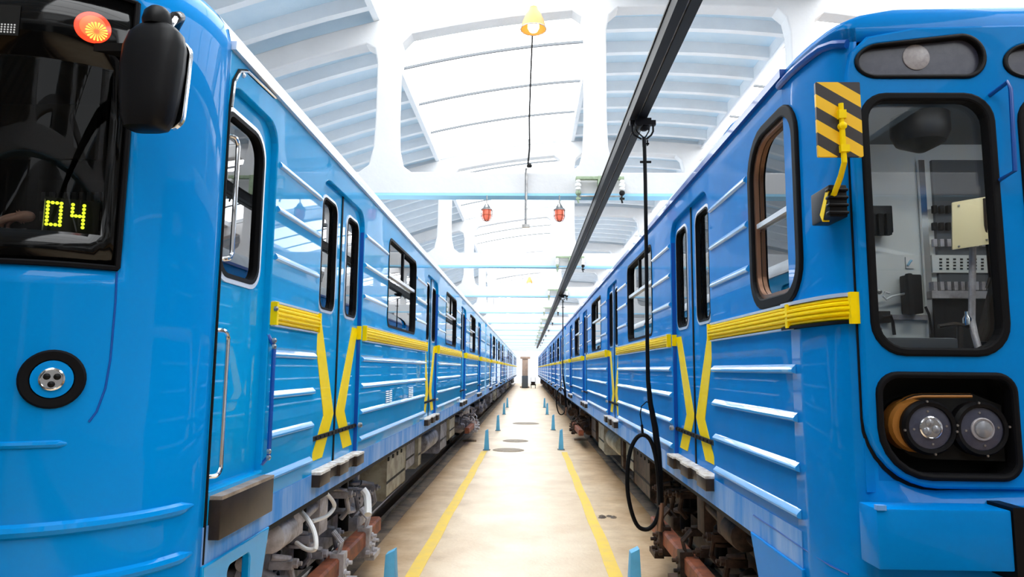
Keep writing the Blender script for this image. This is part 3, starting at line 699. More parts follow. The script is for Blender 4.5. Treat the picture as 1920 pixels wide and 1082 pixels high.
# headlamps on the nose
def nose_basis(th, z, off=0.0):
    t = math.radians(th); p = npos(th, off)
    return Vector((p[0], p[1], z)), Vector((math.cos(t), -math.sin(t), 0)), Vector((math.sin(t), math.cos(t), 0))
for th in (60.0, 87.5):
    c, nn, tt = nose_basis(th, 1.731)
    hl = MB().lathe(c-nn*0.03, nn, [(0.097, 0), (0.099, 0.034), (0.092, 0.042), (0.066, 0.040), (0.063, 0.028)], 36).build('headlamp', BLACK, carL)
    MB().lathe(c-nn*0.012, nn, [(0.063, 0), (0.062, 0.024), (0.0, 0.026)], 28).build('lamp_dish', BLUE_NOSE, hl)
    MB().lathe(c+nn*0.008, nn, [(0.038, 0), (0.038, 0.010), (0.033, 0.012), (0.031, 0.008), (0.0, 0.008)], 24).build('lamp_insert', CHROME, hl)
    le = MB()
    for k in range(3):
        a = 2*PI*k/3+0.5; q = c+nn*0.016+(tt*math.cos(a)+Vector((0, 0, 1))*math.sin(a))*0.017
        le.lathe(q, nn, [(0.011, 0), (0.011, 0.003), (0.006, 0.006), (0, 0.007)], 12)
    le.build('led_lens', BPLAST, hl)
# red marker lamp behind the surround
c, nn, tt = nose_basis(57.2, 2.986, 0.001)
rl = MB().lathe(c, nn, [(0.058, 0), (0.057, 0.003), (0.040, 0.008), (0.0, 0.012)], 32).build('marker_lamp', REDL, carL)
zz = Vector((0, 0, 1))
MB().lathe(c+nn*0.004, nn, [(0.044, 0), (0.040, 0.006), (0.02, 0.010), (0.0, 0.011)], 28).build('lamp_glow', GLOWL, rl)
pt = MB(); o_ = c+nn*0.0155+tt*0.013-zz*0.018
for k in range(18):
    a0 = k*2*PI/18; d1 = lambda a_, r_: o_+(tt*math.cos(a_)+zz*math.sin(a_))*r_
    pt.add([d1(a0, 0.007), d1(a0-0.11, 0.033), d1(a0, 0.036), d1(a0+0.11, 0.033), d1(a0, 0.025)+nn*0.002], [(0, 1, 4), (1, 2, 4), (2, 3, 4), (3, 0, 4)])
pt.build('reflector_petals', AMBL, rl)
# small dot-matrix panel, upper left
c, nn, tt = nose_basis(83.5, 2.962, 0.001); mp_ = MB()
for i in range(9):
    for j in range(4):
        q = c+tt*(i-4)*0.0105-zz*(0.012+j*0.009); mp_.lathe(q, nn, [(0.0035, 0), (0.003, 0.002)], 6)
lp = MB().lathe(c-nn*0.004, nn, [(0.001, 0), (0.001, 0.001)], 4)
lp = MB().add([c-nn*0.002+tt*a+zz*b+nn*d for d in (0, 0.003) for a, b in ((-0.06, -0.05), (0.055, -0.05), (0.055, 0.06), (-0.06, 0.06))], [(0, 1, 2, 3), (4, 5, 6, 7), (0, 1, 5, 4), (1, 2, 6, 5), (2, 3, 7, 6), (3, 0, 4, 7)]).build('route_panel', CABDK, carL)
mp_.build('led_dots', LEDG, lp)
# number sign 04 behind the glass
def led_dots(c, tt, nn, up_, pitch):
    mb = MB()
    zero = {(x, y) for x in range(4) for y in (0, 6)} | {(x, y) for x in (0, 3) for y in range(7)}
    four = {(0, y) for y in range(4)} | {(x, 3) for x in range(4)} | {(3, y) for y in range(7)}
    for pat, x0 in ((zero, 0.0), (four, 5.65)):
        for x, y in sorted(pat):
            if pat is four: q = c+tt*((x*0.88+x0)*pitch)-up_*(y*pitch*1.02)
            else: q = c+tt*((x+x0)*pitch)-up_*(y*pitch)
            mb.lathe(q, nn, [(pitch*0.46, 0), (pitch*0.42, 0.003), (0, 0.004)], 10)
    return mb
c, nn, tt = nose_basis(60.6, 2.281, -0.022)
ps = MB().add([c-nn*0.02*d+tt*a+zz*b for d in (0, 1) for a, b in ((-0.064, -0.066), (0.10, -0.066), (0.10, 0.075), (-0.064, 0.075))], [(0, 1, 2, 3), (4, 5, 6, 7), (0, 1, 5, 4), (1, 2, 6, 5), (2, 3, 7, 6), (3, 0, 4, 7)]).build('number_sign', CABDK, carL)
led_dots(c-tt*0.052+zz*0.056+nn*0.001, tt, nn, zz, 0.0128).build('led_digits', LEDY, ps)
fr_ = MB(); 
fr_.tube([c-tt*0.062-zz*0.064+nn*0.004, c+tt*0.098-zz*0.064+nn*0.004], 0.0022, 6); fr_.tube([c-tt*0.062-zz*0.064+nn*0.004, c-tt*0.062+zz*0.066+nn*0.004], 0.0022, 6)
fr_.build('sign_frame', STEEL, ps)
# cab interior of the left car
B('cab_bulkhead', CABBLK, carL, XSL-0.06, 3.60, 1.1, XSL-2*W+0.06, 3.64, ZTL)
B('cab_ceiling', CABBLK, carL, XSL-0.10, 2.30, 2.90, XSL-2*W+0.1, 3.6, 2.93)
con = MB().prism([(2.32, 1.1), (2.32, 2.20), (2.62, 2.235), (2.70, 2.10), (2.70, 1.1)], lambda u, v, q: (q, u, v), XSL-0.35, XSL-2*W+0.35).build('console', CABBLK, carL)
B('console_pad', LGREY, con, -2.05, 2.36, 2.24, -1.80, 2.52, 2.262)
B('cab_blind', CABDK, carL, XSL-0.40, 2.55, 2.58, XSL-1.7, 2.57, 2.80)
tk = B('switch_panel', CABDK, carL, XSL-0.46, 3.0, 2.2, XSL-0.95, 3.05, 2.62)
q = MB()
for i in range(4):
    for j in range(12): q.box(XSL-0.92+j*0.035, 2.985, 2.25+i*0.09, XSL-0.92+j*0.035+0.02, 3.0, 2.29+i*0.09)
q.build('switches', CABGREY, tk)
# door mirror
mr = MB(); ring = []
for z, hw, hd, ox in ((2.580, 0.052, 0.030, -1.317), (2.588, 0.070, 0.046, -1.316), (2.62, 0.084, 0.056, -1.314), (2.70, 0.097, 0.060, -1.312), (2.80, 0.105, 0.060, -1.310), (2.875, 0.104, 0.058, -1.306), (2.925, 0.090, 0.050, -1.303), (2.950, 0.066, 0.040, -1.302), (2.965, 0.040, 0.028, -1.302)):
    r_ = []
    for k in range(28):
        a = 2*PI*k/28; ca, sa = math.cos(a), math.sin(a)
        r_.append((ox+hw*math.copysign(abs(ca)**0.55, ca), 2.235+hd*math.copysign(abs(sa)**0.75, sa), z))
    ring.append(r_+[r_[0]])
mr.grid(ring)
nb_ = 29; mr.f.append(tuple(range(28))); mr.f.append(tuple(8*nb_+k for k in range(28)))
mir = mr.build('mirror', BPLAST, carL, smooth=45)
plate('mirror_rim', [rr(-1.412, 2.60, -1.206, 2.93, (0.03, 0.05, 0.06, 0.05)), rr(-1.404, 2.608, -1.214, 2.922, (0.03, 0.05, 0.06, 0.05))], 0.022, lambda u, v, q: (u+(v-2.75)*0.05, 2.284+q, v), CHROME, mir, bevel=0.004)
plate('mirror_glass', [rr(-1.405, 2.605, -1.213, 2.923, 0.045)], 0.008, lambda u, v, q: (u+(v-2.75)*0.05, 2.288+q, v), CHROME, mir)
MB().lathe((-1.305, 2.235, 2.955), (0, 0, 1), [(0.046, 0), (0.050, 0.02), (0.044, 0.05), (0.028, 0.068), (0, 0.072)], 18).build('mirror_joint', BPLAST, mir)
MB().tube([(-1.285, 2.25, 2.97), (-1.262, 2.27, 3.01), (-1.28, 2.33, 3.045), (-1.38, 2.46, 3.05)], 0.020, 10).build('mirror_arm', BPLAST, mir)
MB().tube([(-1.272, 2.245, 2.955), (-1.256, 2.26, 3.0), (-1.262, 2.29, 3.03)], 0.010, 8).build('arm_trim', CHROME, mir)

# ------------------------------------------------------------------ right front
XCR = XSR+W; ZTR = PR['zt']; mx_ = lambda x: 2*XCR-x
side = [(1.1185, 2.935), (1.1205, 2.82), (1.128, 2.74), (1.138, 2.66), (1.152, 2.59), (1.170, 2.54), (1.196, 2.512), (1.24, 2.50)]
RPL = side + [(1.24+(mx_(1.24)-1.24)*k/10, 2.50-0.02*math.sin(PI*k/10)) for k in range(1, 10)] + [(mx_(p[0]), p[1]) for p in side[::-1]]
lo = [[(p[0], p[1], z) for p in RPL] for z in (0.70, 1.0, 1.40)]
skin = MB().grid(lo)
nn_ = len(side)                                               # above 1.40 the skin is only the two corner strips; the mask plate closes the middle
for sd in (0, 1):
    pl = side if sd == 0 else [(mx_(p[0]), p[1]) for p in side[::-1]]
    skin.grid([[(p[0], p[1], z) for p in pl] for z in (1.40, 1.8, 2.2, 2.6, 2.93, ZTR)])
top = [[(p[0], p[1], z) for p in RPL] for z in (3.03, ZTR)]
for k in range(1, 8):
    ph = math.radians(90*k/8); top.append([(XCR+(p[0]-XCR)*math.cos(ph)**0.8, 2.9-(2.9-p[1])*math.cos(ph)**0.6, ZTR+0.17*math.sin(ph)) for p in RPL])
skin.grid(top)
# low roof rising to the main roof
n = 20
skin.grid([[(XCR-W*math.cos(PI*k/n), y, ZTR+b*math.sin(PI*k/n)) for k in range(n+1)] for y, b in ((2.9, 0.17), (3.3, 0.2), (3.9, 0.44))])
fsk = skin.build('front_skin', BLUE_R, carR, smooth=45, weld=True); md = fsk.modifiers.new('thickness', 'SOLIDIFY'); md.thickness = 0.015; md.offset = -1
def oval(x0, x1, flip=False, g=0.0):
    pts = rr(x0-g, 2.878-g, x1+g, 3.040+g, (0.075+g, 0.075+g, 0.080+g, 0.080+g), 8)
    out = []
    for x, z in pts:
        k = (x1-x) if not flip else (x-x0)
        z -= max(0, (z-2.878)/0.162)*max(0, k-0.12)*0.13
        out.append((x, z))
    return out
mo = rr(1.195, 1.378, mx_(1.195), 3.02, (0.24, 0.24, 0.0, 0.0), 8)
mo = [p for p in mo if p[1] < 2.8] + [(mx_(1.195), 2.90), (mx_(1.21), 2.98), (mx_(1.27), 3.04), (mx_(1.45), 3.075), (mx_(1.8), 3.085), (XCR, 3.09), (1.8, 3.085), (1.45, 3.075), (1.27, 3.04), (1.21, 2.98), (1.195, 2.90)]
w1 = (1.240, 1.852, 1.705, 2.802); hh_ = (1.243, 1.418, 1.714, 1.772)
holes = [rr(*w1, (0.11, 0.11, 0.10, 0.09)), rr(mx_(w1[2]), w1[1], mx_(w1[0]), w1[3], 0.1), rr(1.815, 1.852, mx_(1.815), 2.802, 0.1), oval(1.224, 1.698), oval(mx_(1.698), mx_(1.224), True), oval(1.772, 2.25), oval(mx_(2.25), mx_(1.772), True),
         rr(*hh_, (0.17, 0.06, 0.06, 0.07)), rr(mx_(hh_[2]), hh_[1], mx_(hh_[0]), hh_[3], (0.06, 0.17, 0.07, 0.06))]
FY = 2.475
mask = plate('front_mask', [mo]+holes, 0.05, lambda u, v, q: (u, FY+0.025+q, v), BLUE_R, carR, bevel=0.010)
arc_ = [p for p in mo if p[0] < 1.44 and p[1] < 1.63]
MB().tube([(1.193, FY+0.030, 2.85)] + [(p[0]-0.002, FY+0.030, p[1]-0.002) for p in arc_] + [(XCR, FY+0.030, 1.376)] + [(mx_(p[0])+0.002, FY+0.030, p[1]-0.002) for p in arc_[::-1]], [0.004] + [0.005+0.008*min(1, i/5) for i in range(len(arc_))] + [0.012] + [0.012]*len(arc_), 6).build('mask_edge_shadow', BLACK, mask)  # black line paints in the shadow along the mask's raised edge
for fl in (lambda x: x, mx_):
    cc = [(1.198, 1.66)] + [(p[0]+0.012, p[1]+0.012) for p in arc_] + [(1.46, 1.36), (1.198, 1.36)]
    MB().prism([(fl(x), z) for x, z in cc], lambda u, v, q: (u, q, v), FY+0.028, FY+0.036).build('corner_fillet', BLUE_R, carR, smooth=0)
def gasket(o, i_, d, nm, m, par): plate(nm, [o, i_], 0.05, lambda u, v, q: (u, FY+d+q, v), m, par, bevel=0.008)
for a in (0, 1):
    f_ = (lambda pts: pts) if a == 0 else (lambda pts: [(mx_(x), z) for x, z in pts][::-1])
    g_ = plate('window_gasket', [f_(rr(1.226, 1.838, 1.719, 2.816, (0.12, 0.12, 0.11, 0.10))), f_(rr(1.257, 1.869, 1.688, 2.785, (0.095, 0.095, 0.085, 0.075)))], 0.05, lambda u, v, q: (u, FY+0.016+q, v), BLACK, mask, bevel=0.008)
    plate('window_pane', [f_(rr(1.245, 1.857, 1.70, 2.797, 0.10))], 0.006, lambda u, v, q: (u, FY+0.03+q, v), CABGL, g_)
    for ov, fl in (((1.224, 1.698), False), ((1.772, 2.25), False)):
        o_ = oval(ov[0], ov[1], False, 0.007); i_ = oval(ov[0], ov[1], False, -0.010)
        og = plate('lamp_gasket', [f_(o_), f_(i_)], 0.04, lambda u, v, q: (u, FY+0.012+q, v), BPLAST, mask, bevel=0.006)
        plate('lamp_glass', [f_(oval(ov[0], ov[1], False, -0.006))], 0.01, lambda u, v, q: (u, FY+0.022+q, v), LENSD, og)
        x_ = (ov[0]+ov[1])/2-0.005; x_ = x_ if a == 0 else mx_(x_)
        MB().lathe((x_, FY+0.018, 2.962), (0, -1, 0), [(0.050, 0), (0.050, 0.004), (0.046, 0.006), (0, 0.007)], 28).build('lamp_disc', LEDW, og)
    # headlamp recess
    o_ = rr(hh_[0]-0.012, hh_[1]-0.012, hh_[2]+0.012, hh_[3]+0.012, (0.18, 0.07, 0.07, 0.08)); i_ = rr(hh_[0]+0.012, hh_[1]+0.012, hh_[2]-0.012, hh_[3]-0.012, (0.16, 0.05, 0.05, 0.06))
    hg_ = plate('headlamp_gasket', [f_(o_), f_(i_)], 0.06, lambda u, v, q: (u, FY+0.018+q, v), BLACK, mask, bevel=0.01)
    plate('recess_wall', [f_(rr(hh_[0]-0.008, hh_[1]-0.008, hh_[2]+0.008, hh_[3]+0.008, (0.17, 0.06, 0.06, 0.07))), f_(rr(hh_[0], hh_[1], hh_[2], hh_[3], (0.165, 0.055, 0.055, 0.065)))], 0.12, lambda u, v, q: (u, FY+0.09+q, v), CABDK, hg_)
    sx = (lambda x: x) if a == 0 else mx_
    B('recess_back', CABDK, hg_, sx(1.22), FY+0.14, 1.40, sx(1.73), FY+0.16, 1.79)
    cap = []
    for k in range(13): cap.append((1.425+0.115*math.cos(PI/2+PI*k/12), 1.590+0.105*math.sin(PI/2+PI*k/12)))
    cap += [(1.69, 1.485), (1.69, 1.668), (1.60, 1.700)]
    cap = [(1.69, 1.480), (1.69, 1.660)] + [(1.60, 1.697)] + cap[:13]
    MB().prism(f_(cap), lambda u, v, q: (u, q, v), FY+0.05, FY+0.14).build('lamp_box', CABDK, hg_, bevel=0.01)
    tp = MB().tube([(sx(x), FY+0.06, z) for x, z in cap[2:10]], 0.012, 8).build('lamp_box_rim', ORANGE, hg_)
    MB().lathe((sx(1.385), FY+0.03, 1.592), (0, 1, 0), [(0.085, 0), (0.094, 0.012), (0.094, 0.06), (0.07, 0.08)], 24).build('lamp_shell', ORANGE, hg_)
    for j, (lx, lz) in enumerate(((1.420, 1.588), (1.600, 1.585))):
        lm = MB().lathe((sx(lx), FY+0.06, lz), (0, -1, 0), [(0.095, 0), (0.097, 0.045), (0.088, 0.058), (0.076, 0.056), (0.074, 0.046), (0.0, 0.046)], 32).build('headlamp', BPLAST, hg_)
        MB().lathe((sx(lx), FY+0.014, lz), (0, -1, 0), [(0.074, 0), (0.074, 0.003), (0.045, 0.006), (0, 0.007)], 28).build('lamp_glass', LENSD, lm)
        MB().lathe((sx(lx), FY+0.010, lz), (0, -1, 0), [(0.040, 0), (0.040, 0.008), (0.036, 0.010), (0.034, 0.006), (0, 0.006)], 24).build('lamp_insert', CHROME if j == 0 else LEDW, lm)
        if j == 0:
            le = MB()
            for k in range(3):
                a_ = 2*PI*k/3-0.3; le.lathe((sx(lx)+0.018*math.cos(a_), FY+0.004, lz+0.018*math.sin(a_)), (0, -1, 0), [(0.014, 0), (0.013, 0.004), (0.006, 0.008), (0, 0.009)], 12)
            le.build('led_lens', LENS, lm)
        else: MB().lathe((sx(lx), FY+0.004, lz), (0, -1, 0), [(0.030, 0), (0.028, 0.006), (0.016, 0.011), (0, 0.013)], 18).build('led_lens', LENS, lm)
        bl = MB()
        for k in range(4):
            a_ = k*PI/2+0.1; bl.lathe((sx(lx)+0.057*math.cos(a_), FY+0.010, lz+0.057*math.sin(a_)), (0, -1, 0), [(0.004, 0), (0.004, 0.004)], 8)
            bl.lathe((sx(lx)+0.092*math.cos(a_), FY+0.004, lz+0.092*math.sin(a_)), (0, -1, 0), [(0.005, 0), (0.004, 0.005)], 8)
        bl.build('lamp_screw', STEEL, lm)
plate('window_gasket', [rr(1.80, 1.838, mx_(1.80), 2.816, 0.11), rr(1.832, 1.869, mx_(1.832), 2.785, 0.085)], 0.05, lambda u, v, q: (u, FY+0.016+q, v), BLACK, mask, bevel=0.008)
plate('window_pane', [rr(1.82, 1.857, mx_(1.82), 2.797, 0.10)], 0.006, lambda u, v, q: (u, FY+0.03+q, v), CABGL, mask)
p0, p1 = at(1873, 160, 2.44), at(1893, 335, 2.44)
MB().tube([(p0.x-0.012, FY+0.005, p0.z-0.025), (p0.x+0.012, 2.41, p0.z), (p0.x+0.016, 2.405, p0.z-0.03), (p0.x+0.012, 2.41, p1.z+0.02), (p0.x-0.006, FY+0.005, p1.z)], 0.008, 8).build('grab_handle', BLUE_DK, mask)
# belt round the corner, gutter round the corner
def sweep(profile, path, nm, m, par, smooth=30):
    mb = MB(); rows_ = []
    for i, (x, y, dz) in enumerate(path):
        a = path[max(i-1, 0)]; b = path[min(i+1, len(path)-1)]
        t = Vector((b[0]-a[0], b[1]-a[1], 0)).normalized(); nrm = Vector((-t.y, t.x, 0))
        rows_.append([(x+nrm.x*u, y+nrm.y*u, v+dz) for u, v in profile])
    mb.grid(rows_); k = len(profile); mb.f.append(tuple(range(k))); mb.f.append(tuple((len(path)-1)*k+i for i in range(k)))
    return mb.build(nm, m, par, smooth=smooth)
b0, b1 = PR['belt']; hz = (b1-b0)/5; prof = [(0, b0)]
for k in range(5):
    z_ = b0+k*hz; bow = 0.030*math.sin(PI*(k+0.5)/5)**0.5
    prof += [(bow*0.90, z_+hz*0.08), (bow+0.004, z_+hz*0.30), (bow+0.004, z_+hz*0.70), (bow*0.90, z_+hz*0.92)]
prof += [(0, b1)]
bpath = [(p[0]-0.002, p[1], 0) for p in [(1.12, 2.98)]+side[:7]]
bpath = [(x, y, 0) for x, y, _ in bpath][::-1]
bpath = [(x, y, 0) for x, y, _ in bpath]
bw_ = sweep([(-u, v) for u, v in prof], bpath[::-1], 'belt_moulding', YEL, carR)
sweep([(0, b1), (0, b1+0.014), (-0.024, b1+0.014), (-0.024, b1)], bpath[::-1], 'belt_trim', ALU, bw_)
sweep([(0, b0-0.012), (0, b0), (-0.024, b0), (-0.024, b0-0.012)], bpath[::-1], 'belt_trim', BLACK, bw_)
B('belt_end', YEL, bw_, 1.165, 2.484, b0-0.014, 1.202, 2.505, b1+0.014)
gp = [(p[0]-0.006, p[1], 3.045-0.0*i) for i, p in enumerate([(1.12, 2.95)]+side[:5])] + [(1.168, 2.535, 3.035), (1.20, 2.49, 3.015)]
MB().tube(gp, 0.017, 8).build('gutter_end', BLUE_DK, carR)
# cab side window
cg = plate('cab_window', [rr(2.785, 2.07, 3.42, 2.95, (0.17, 0.17, 0.23, 0.17)), rr(2.835, 2.12, 3.37, 2.90, (0.13, 0.13, 0.19, 0.13))], 0.05, lambda u, v, q: (XSR+0.012+q, u, v), BLACK, carR, bevel=0.008)
plate('window_rim', [rr(2.835, 2.12, 3.372, 2.902, (0.13, 0.13, 0.19, 0.13)), rr(2.853, 2.138, 3.352, 2.885, (0.115, 0.115, 0.175, 0.115))], 0.02, lambda u, v, q: (XSR+0.015+q, u, v), COPPER, cg)
plate('window_pane', [rr(2.84, 2.125, 3.365, 2.895, 0.12)], 0.006, lambda u, v, q: (XSR+0.03+q, u, v), GLASS, cg)
B('transom', ALU, cg, XSR+0.008, 2.84, 2.478, XSR+0.05, 3.365, 2.502)
# front lower boxes and apron
bx1 = MB().box(1.160, 2.365, 1.135, 1.600, 2.49, 1.330).build('step_box', BLUE_R, carR, bevel=0.006)
B('step_lip', BLUE_SK, bx1, 1.160, 2.358, 1.326, 1.190, 2.38, 1.342)
B('bracket', BPLAST, carR, 1.603, 2.36, 1.10, 1.645, 2.49, 1.34)
MB().box(1.65, 2.365, 1.135, mx_(1.65), 2.49, 1.325).build('coupler_box', BLUE_R, carR, bevel=0.006)
B('bracket', BPLAST, carR, mx_(1.603), 2.36, 1.10, mx_(1.645), 2.49, 1.34)
MB().box(mx_(1.600), 2.365, 1.135, mx_(1.160), 2.49, 1.335).build('step_box', BLUE_R, carR, bevel=0.006)
plate('cab_apron', [[(2.88, 0.68), (3.36, 0.68), (3.53, 0.99), (2.88, 0.99)]], 0.04, lambda u, v, q: (XSR+0.006+q, u, v), BLUE_R, carR, bevel=0.006)
MB().tube([(XSR-0.004, 3.5, 1.075), (XSR-0.003, 3.2, 1.075), (XSR-0.002, 2.92, 1.07), (1.135, 2.68, 1.062), (1.155, 2.58, 1.06)], 0.004, 6).build('weld_seam', BLUE_DK, carR)
# hazard-striped mirror on its arm
sg = plate('mirror_back', [rr(1.003, 2.522, 1.158, 2.792, 0.004, 2)], 0.012, lambda u, v, q: (u, 2.33+q, v), HAZ, carR)
ma = MB(); ma.tube([(1.085, 2.316, 2.71), (1.085, 2.316, 2.54)], 0.009, 8); ma.tube([(1.086, 2.318, 2.63), (1.088, 2.318, 2.50), (1.092, 2.36, 2.46), (1.10, 2.43, 2.42), (1.095, 2.50, 2.38)], 0.010, 8)
ma.box(1.072, 2.305, 2.655, 1.098, 2.322, 2.685); ma.box(1.074, 2.305, 2.535, 1.104, 2.322, 2.56); ma.lathe((1.085, 2.322, 2.628), (0, -1, 0), [(0.014, 0), (0.014, 0.016), (0.006, 0.02)], 10)
ma.build('mirror_arm', YEL, sg)
MB().prism([(2.44, 2.43), (2.50, 2.33), (2.52, 2.36), (2.46, 2.44)], lambda u, v, q: (q, u, v), 1.083, 1.108).build('arm_gusset', YEL, sg)
mbk = MB().box(1.085, 2.44, 2.335, 1.150, 2.60, 2.455)
for k in range(4): mbk.box(1.078, 2.43, 2.345+k*0.028, 1.152, 2.46, 2.357+k*0.028)
mbk.build('mirror_bracket', BPLAST, sg, bevel=0.006)
# cab interior of the right car
YB = 3.46
def cbox(nm, m, par, px0, py0, px1, py1, Y, d=0.02, bevel=0):
    a, b = at(px0, py0, Y), at(px1, py1, Y)
    return B(nm, m, par, a.x, Y, b.z, b.x, Y+d, a.z, bevel=bevel)
cw = B('cab_bulkhead', PANELW, carR, XSR+0.06, YB, 1.1, mx_(XSR+0.06), YB+0.03, ZTR)
B('cab_ceiling', CABGREY, carR, XSR+0.10, 2.55, 2.95, mx_(XSR+0.1), YB, 2.97)
B('cab_floor', DARK, carR, XSR+0.06, 2.55, 1.1, mx_(XSR+0.06), YB, 1.13)
cl_ = B('added_cab_fill', LGREY, carR, 1.45, 2.575, 2.905, 2.35, 2.675, 2.95); B('lamp_glass', CABFILL, cl_, 1.47, 2.585, 2.89, 2.33, 2.665, 2.906)  # unseen fill light with glowing cover, added to brighten the cab interior
cbox('post', CHROME, carR, 1733, 300, 1744, 662, YB-0.03)
fz = cbox('fuse_panel', CABGREY, carR, 1747, 300, 1905, 552, YB-0.02)
for r_, (y_, h_, m_) in enumerate(((392, 14, CABDK), (424, 14, CABDK), (455, 14, LGREY), (536, 16, LGREY))):
    for k in range(11):
        sw = cbox('breaker', m_, fz, 1750+k*13, y_-h_/2, 1758+k*13, y_+h_/2, YB-0.05)
cbox('label_strip', PANELW, fz, 1747, 478, 1905, 512, YB-0.03)
lt = MB()
for k in range(10):
    for j in range(4):
        a = at(1762+k*13, 486+j*6, YB-0.034); lt.box(a.x, a.y, a.z-0.004, a.x+0.012, a.y+0.003, a.z+0.004)
lt.build('label_marks', CABDK, fz)
cbox('cabinet_door', DARK, carR, 1747, 556, 1905, 700, YB-0.03)
cbox('shelf_edge', LGREY, carR, 1747, 545, 1905, 560, YB-0.07, 0.05)
dk = cbox('relay_box', BPLAST, carR, 1628, 385, 1676, 436, YB-0.10, 0.09, 0.006)
for k in range(3): cbox('relay', CABDK, dk, 1632+k*15, 400, 1643+k*15, 440, YB-0.12, 0.03)
hs = cbox('handset', BPLAST, carR, 1702, 514, 1733, 588, YB-0.09, 0.08, 0.008)
cbox('handset_grip', CABDK, hs, 1702, 512, 1716, 590, YB-0.12, 0.03, 0.006)
pts = [at(x, y, YB-0.05) for x, y in ((1708, 548), (1690, 552), (1672, 556), (1662, 562), (1656, 556), (1660, 548), (1668, 550))]
MB().tube(pts, 0.006, 6).build('handset_cord', WCABLE, hs)
pts = [at(x, y, YB-0.06) for x, y in ((1735, 575), (1742, 590), (1745, 610), (1748, 625))]
MB().tube(pts, 0.006, 6).build('handset_lead', BLACK, hs)
nt_ = cbox('notice', WCABLE, carR, 1698, 482, 1714, 503, YB-0.01, 0.006)
a = at(1702, 498, YB-0.014); b = at(1709, 488, YB-0.014)
MB().tube([a, ((a.x+b.x)/2, a.y, (a.z+b.z)/2+0.002), b], 0.006, 6).build('notice_mark', SOFFIT, nt_)
sk = cbox('socket', CABDK, carR, 1646, 583, 1671, 605, YB-0.03, 0.03, 0.004)
pts = [at(x, y, YB-0.04) for x, y in ((1655, 594), (1670, 592), (1674, 605), (1677, 628))]
MB().tube(pts, 0.008, 6).build('plug_lead', BPLAST, sk)
cbox('wall_strip', LGREY, carR, 1673, 590, 1738, 600, YB-0.02)
for x, y in ((1649, 547), (1649, 617)): MB().lathe(at(x, y, YB), (0, -1, 0), [(0.010, 0), (0.010, 0.006), (0.004, 0.008)], 10).build('wall_bolt', STEEL, carR)
cbox('dash_top', CABGREY, carR, 1600, 632, 1800, 680, 2.72, 0.25, 0.01)
pb = at(1822, 418, 2.95); brd = plate('paper_board', [rr(-0.072, -0.105, 0.072, 0.105, 0.004, 2)], 0.006, lambda u, v, q: (pb.x+u+v*0.06, 2.95+q-u*0.3, pb.z+v+u*0.14), PAPER, carR)
for u, v in ((-0.05, 0.085), (0.05, 0.095), (-0.05, -0.095), (0.05, -0.085)): MB().lathe((pb.x+u+v*0.06, 2.945-u*0.3, pb.z+v+u*0.14), (0, -1, 0), [(0.005, 0), (0.004, 0.005)], 8).build('drawing_pin', STEEL, brd)
MB().tube([at(1824, 455, 3.0), at(1823, 520, 3.0), at(1822, 600, 3.0), at(1828, 630, 2.95), at(1838, 665, 2.9)], 0.014, 10).build('grey_conduit', LGREY, carR)
MB().tube([at(1846, 372, 2.93), at(1848, 420, 2.93), at(1852, 470, 2.95), at(1856, 520, 3.0), at(1850, 540, 3.0)], 0.006, 6).build('loose_wire', BROWN, carR)
MB().tube([at(1868, 430, 3.1), at(1876, 540, 3.1), at(1884, 640, 3.1)], 0.012, 8).build('door_edge', PANELW, carR)
MB().prism([(0, 0), (0.16, 0), (0.16, 0.5)], lambda u, v, q: (at(1838, 640, 3.2).x+u, q, at(1838, 640, 3.2).z+v), 3.2, 3.24).build('seat_side', BROWN, carR)
hb = MB().tube([at(1760, 612, 3.0), at(1790, 608, 3.0), at(1815, 612, 3.0)], 0.010, 8); hb.tube([at(1800, 612, 3.0), at(1800, 660, 3.0)], 0.012, 8); hb.build('brake_lever', BROWN, carR)
MB().lathe(at(1814, 610, 3.0), (0, 0, 1), [(0.018, 0), (0.018, 0.03), (0.008, 0.045), (0.008, 0.06)], 12).build('small_bottle', CHROME, carR)
MB().lathe((1.75, 3.0, 2.86), (0, 0, 1), [(0.02, -0.10), (0.10, -0.06), (0.12, -0.02), (0.12, 0.06)], 18).build('reflection_shape', BPLAST, carR)  # models a dark reflection in the cab glass as a solid shape
# ================================================================== HALL EQUIPMENT
# running rails
for x, lab in ((XSL-0.59, 'steel running rail beside the walkway under the left train'), (XSR+0.59, 'steel running rail beside the walkway under the right train'), (XSL-2.11, 'steel running rail on the far side under the left train'), (XSR+2.11, 'steel running rail on the far side under the right train')):
    pr = [(-0.065, -0.30), (0.065, -0.30), (0.065, -0.285), (0.012, -0.26), (0.012, -0.05), (0.036, -0.035), (0.036, -0.004), (0.028, 0.0), (-0.028, 0.0), (-0.036, -0.004), (-0.036, -0.035), (-0.012, -0.05), (-0.012, -0.26), (-0.065, -0.285)]
    tag(MB().prism(pr, lambda u, v, q: (x+u, q, v), Y0+0.3, Y1-0.3).build('running_rail', RAILM, origin=(x, Y0+0.3, -0.30)), lab, 'rail', 'running rails')
# yellow lines painted on the walkway
for x0, x1, lab in ((-0.985, -0.935, 'yellow line painted along the left edge of the walkway'), (0.775, 0.80, 'yellow line painted along the right edge of the walkway')):
    mb = MB(); n_ = 24
    ys_ = [4.9+(15.1-4.9)*k/n_ for k in range(n_+1)]
    L = [(x0+(x1-x0)*k/n_+0.006*math.sin(k*1.3), ys_[k]) for k in range(n_+1)]
    for zz_ in (0.0, 0.0025): pass
    rows_ = [[(x-0.062, y, 0.0005), (x-0.060, y, 0.003), (x+0.060, y, 0.003), (x+0.062, y, 0.0005)] for x, y in L]
    tag(mb.grid(rows_).build('painted_line', YLINE, origin=(x0, 4.9, 0)), lab, 'floor marking', 'yellow floor lines')
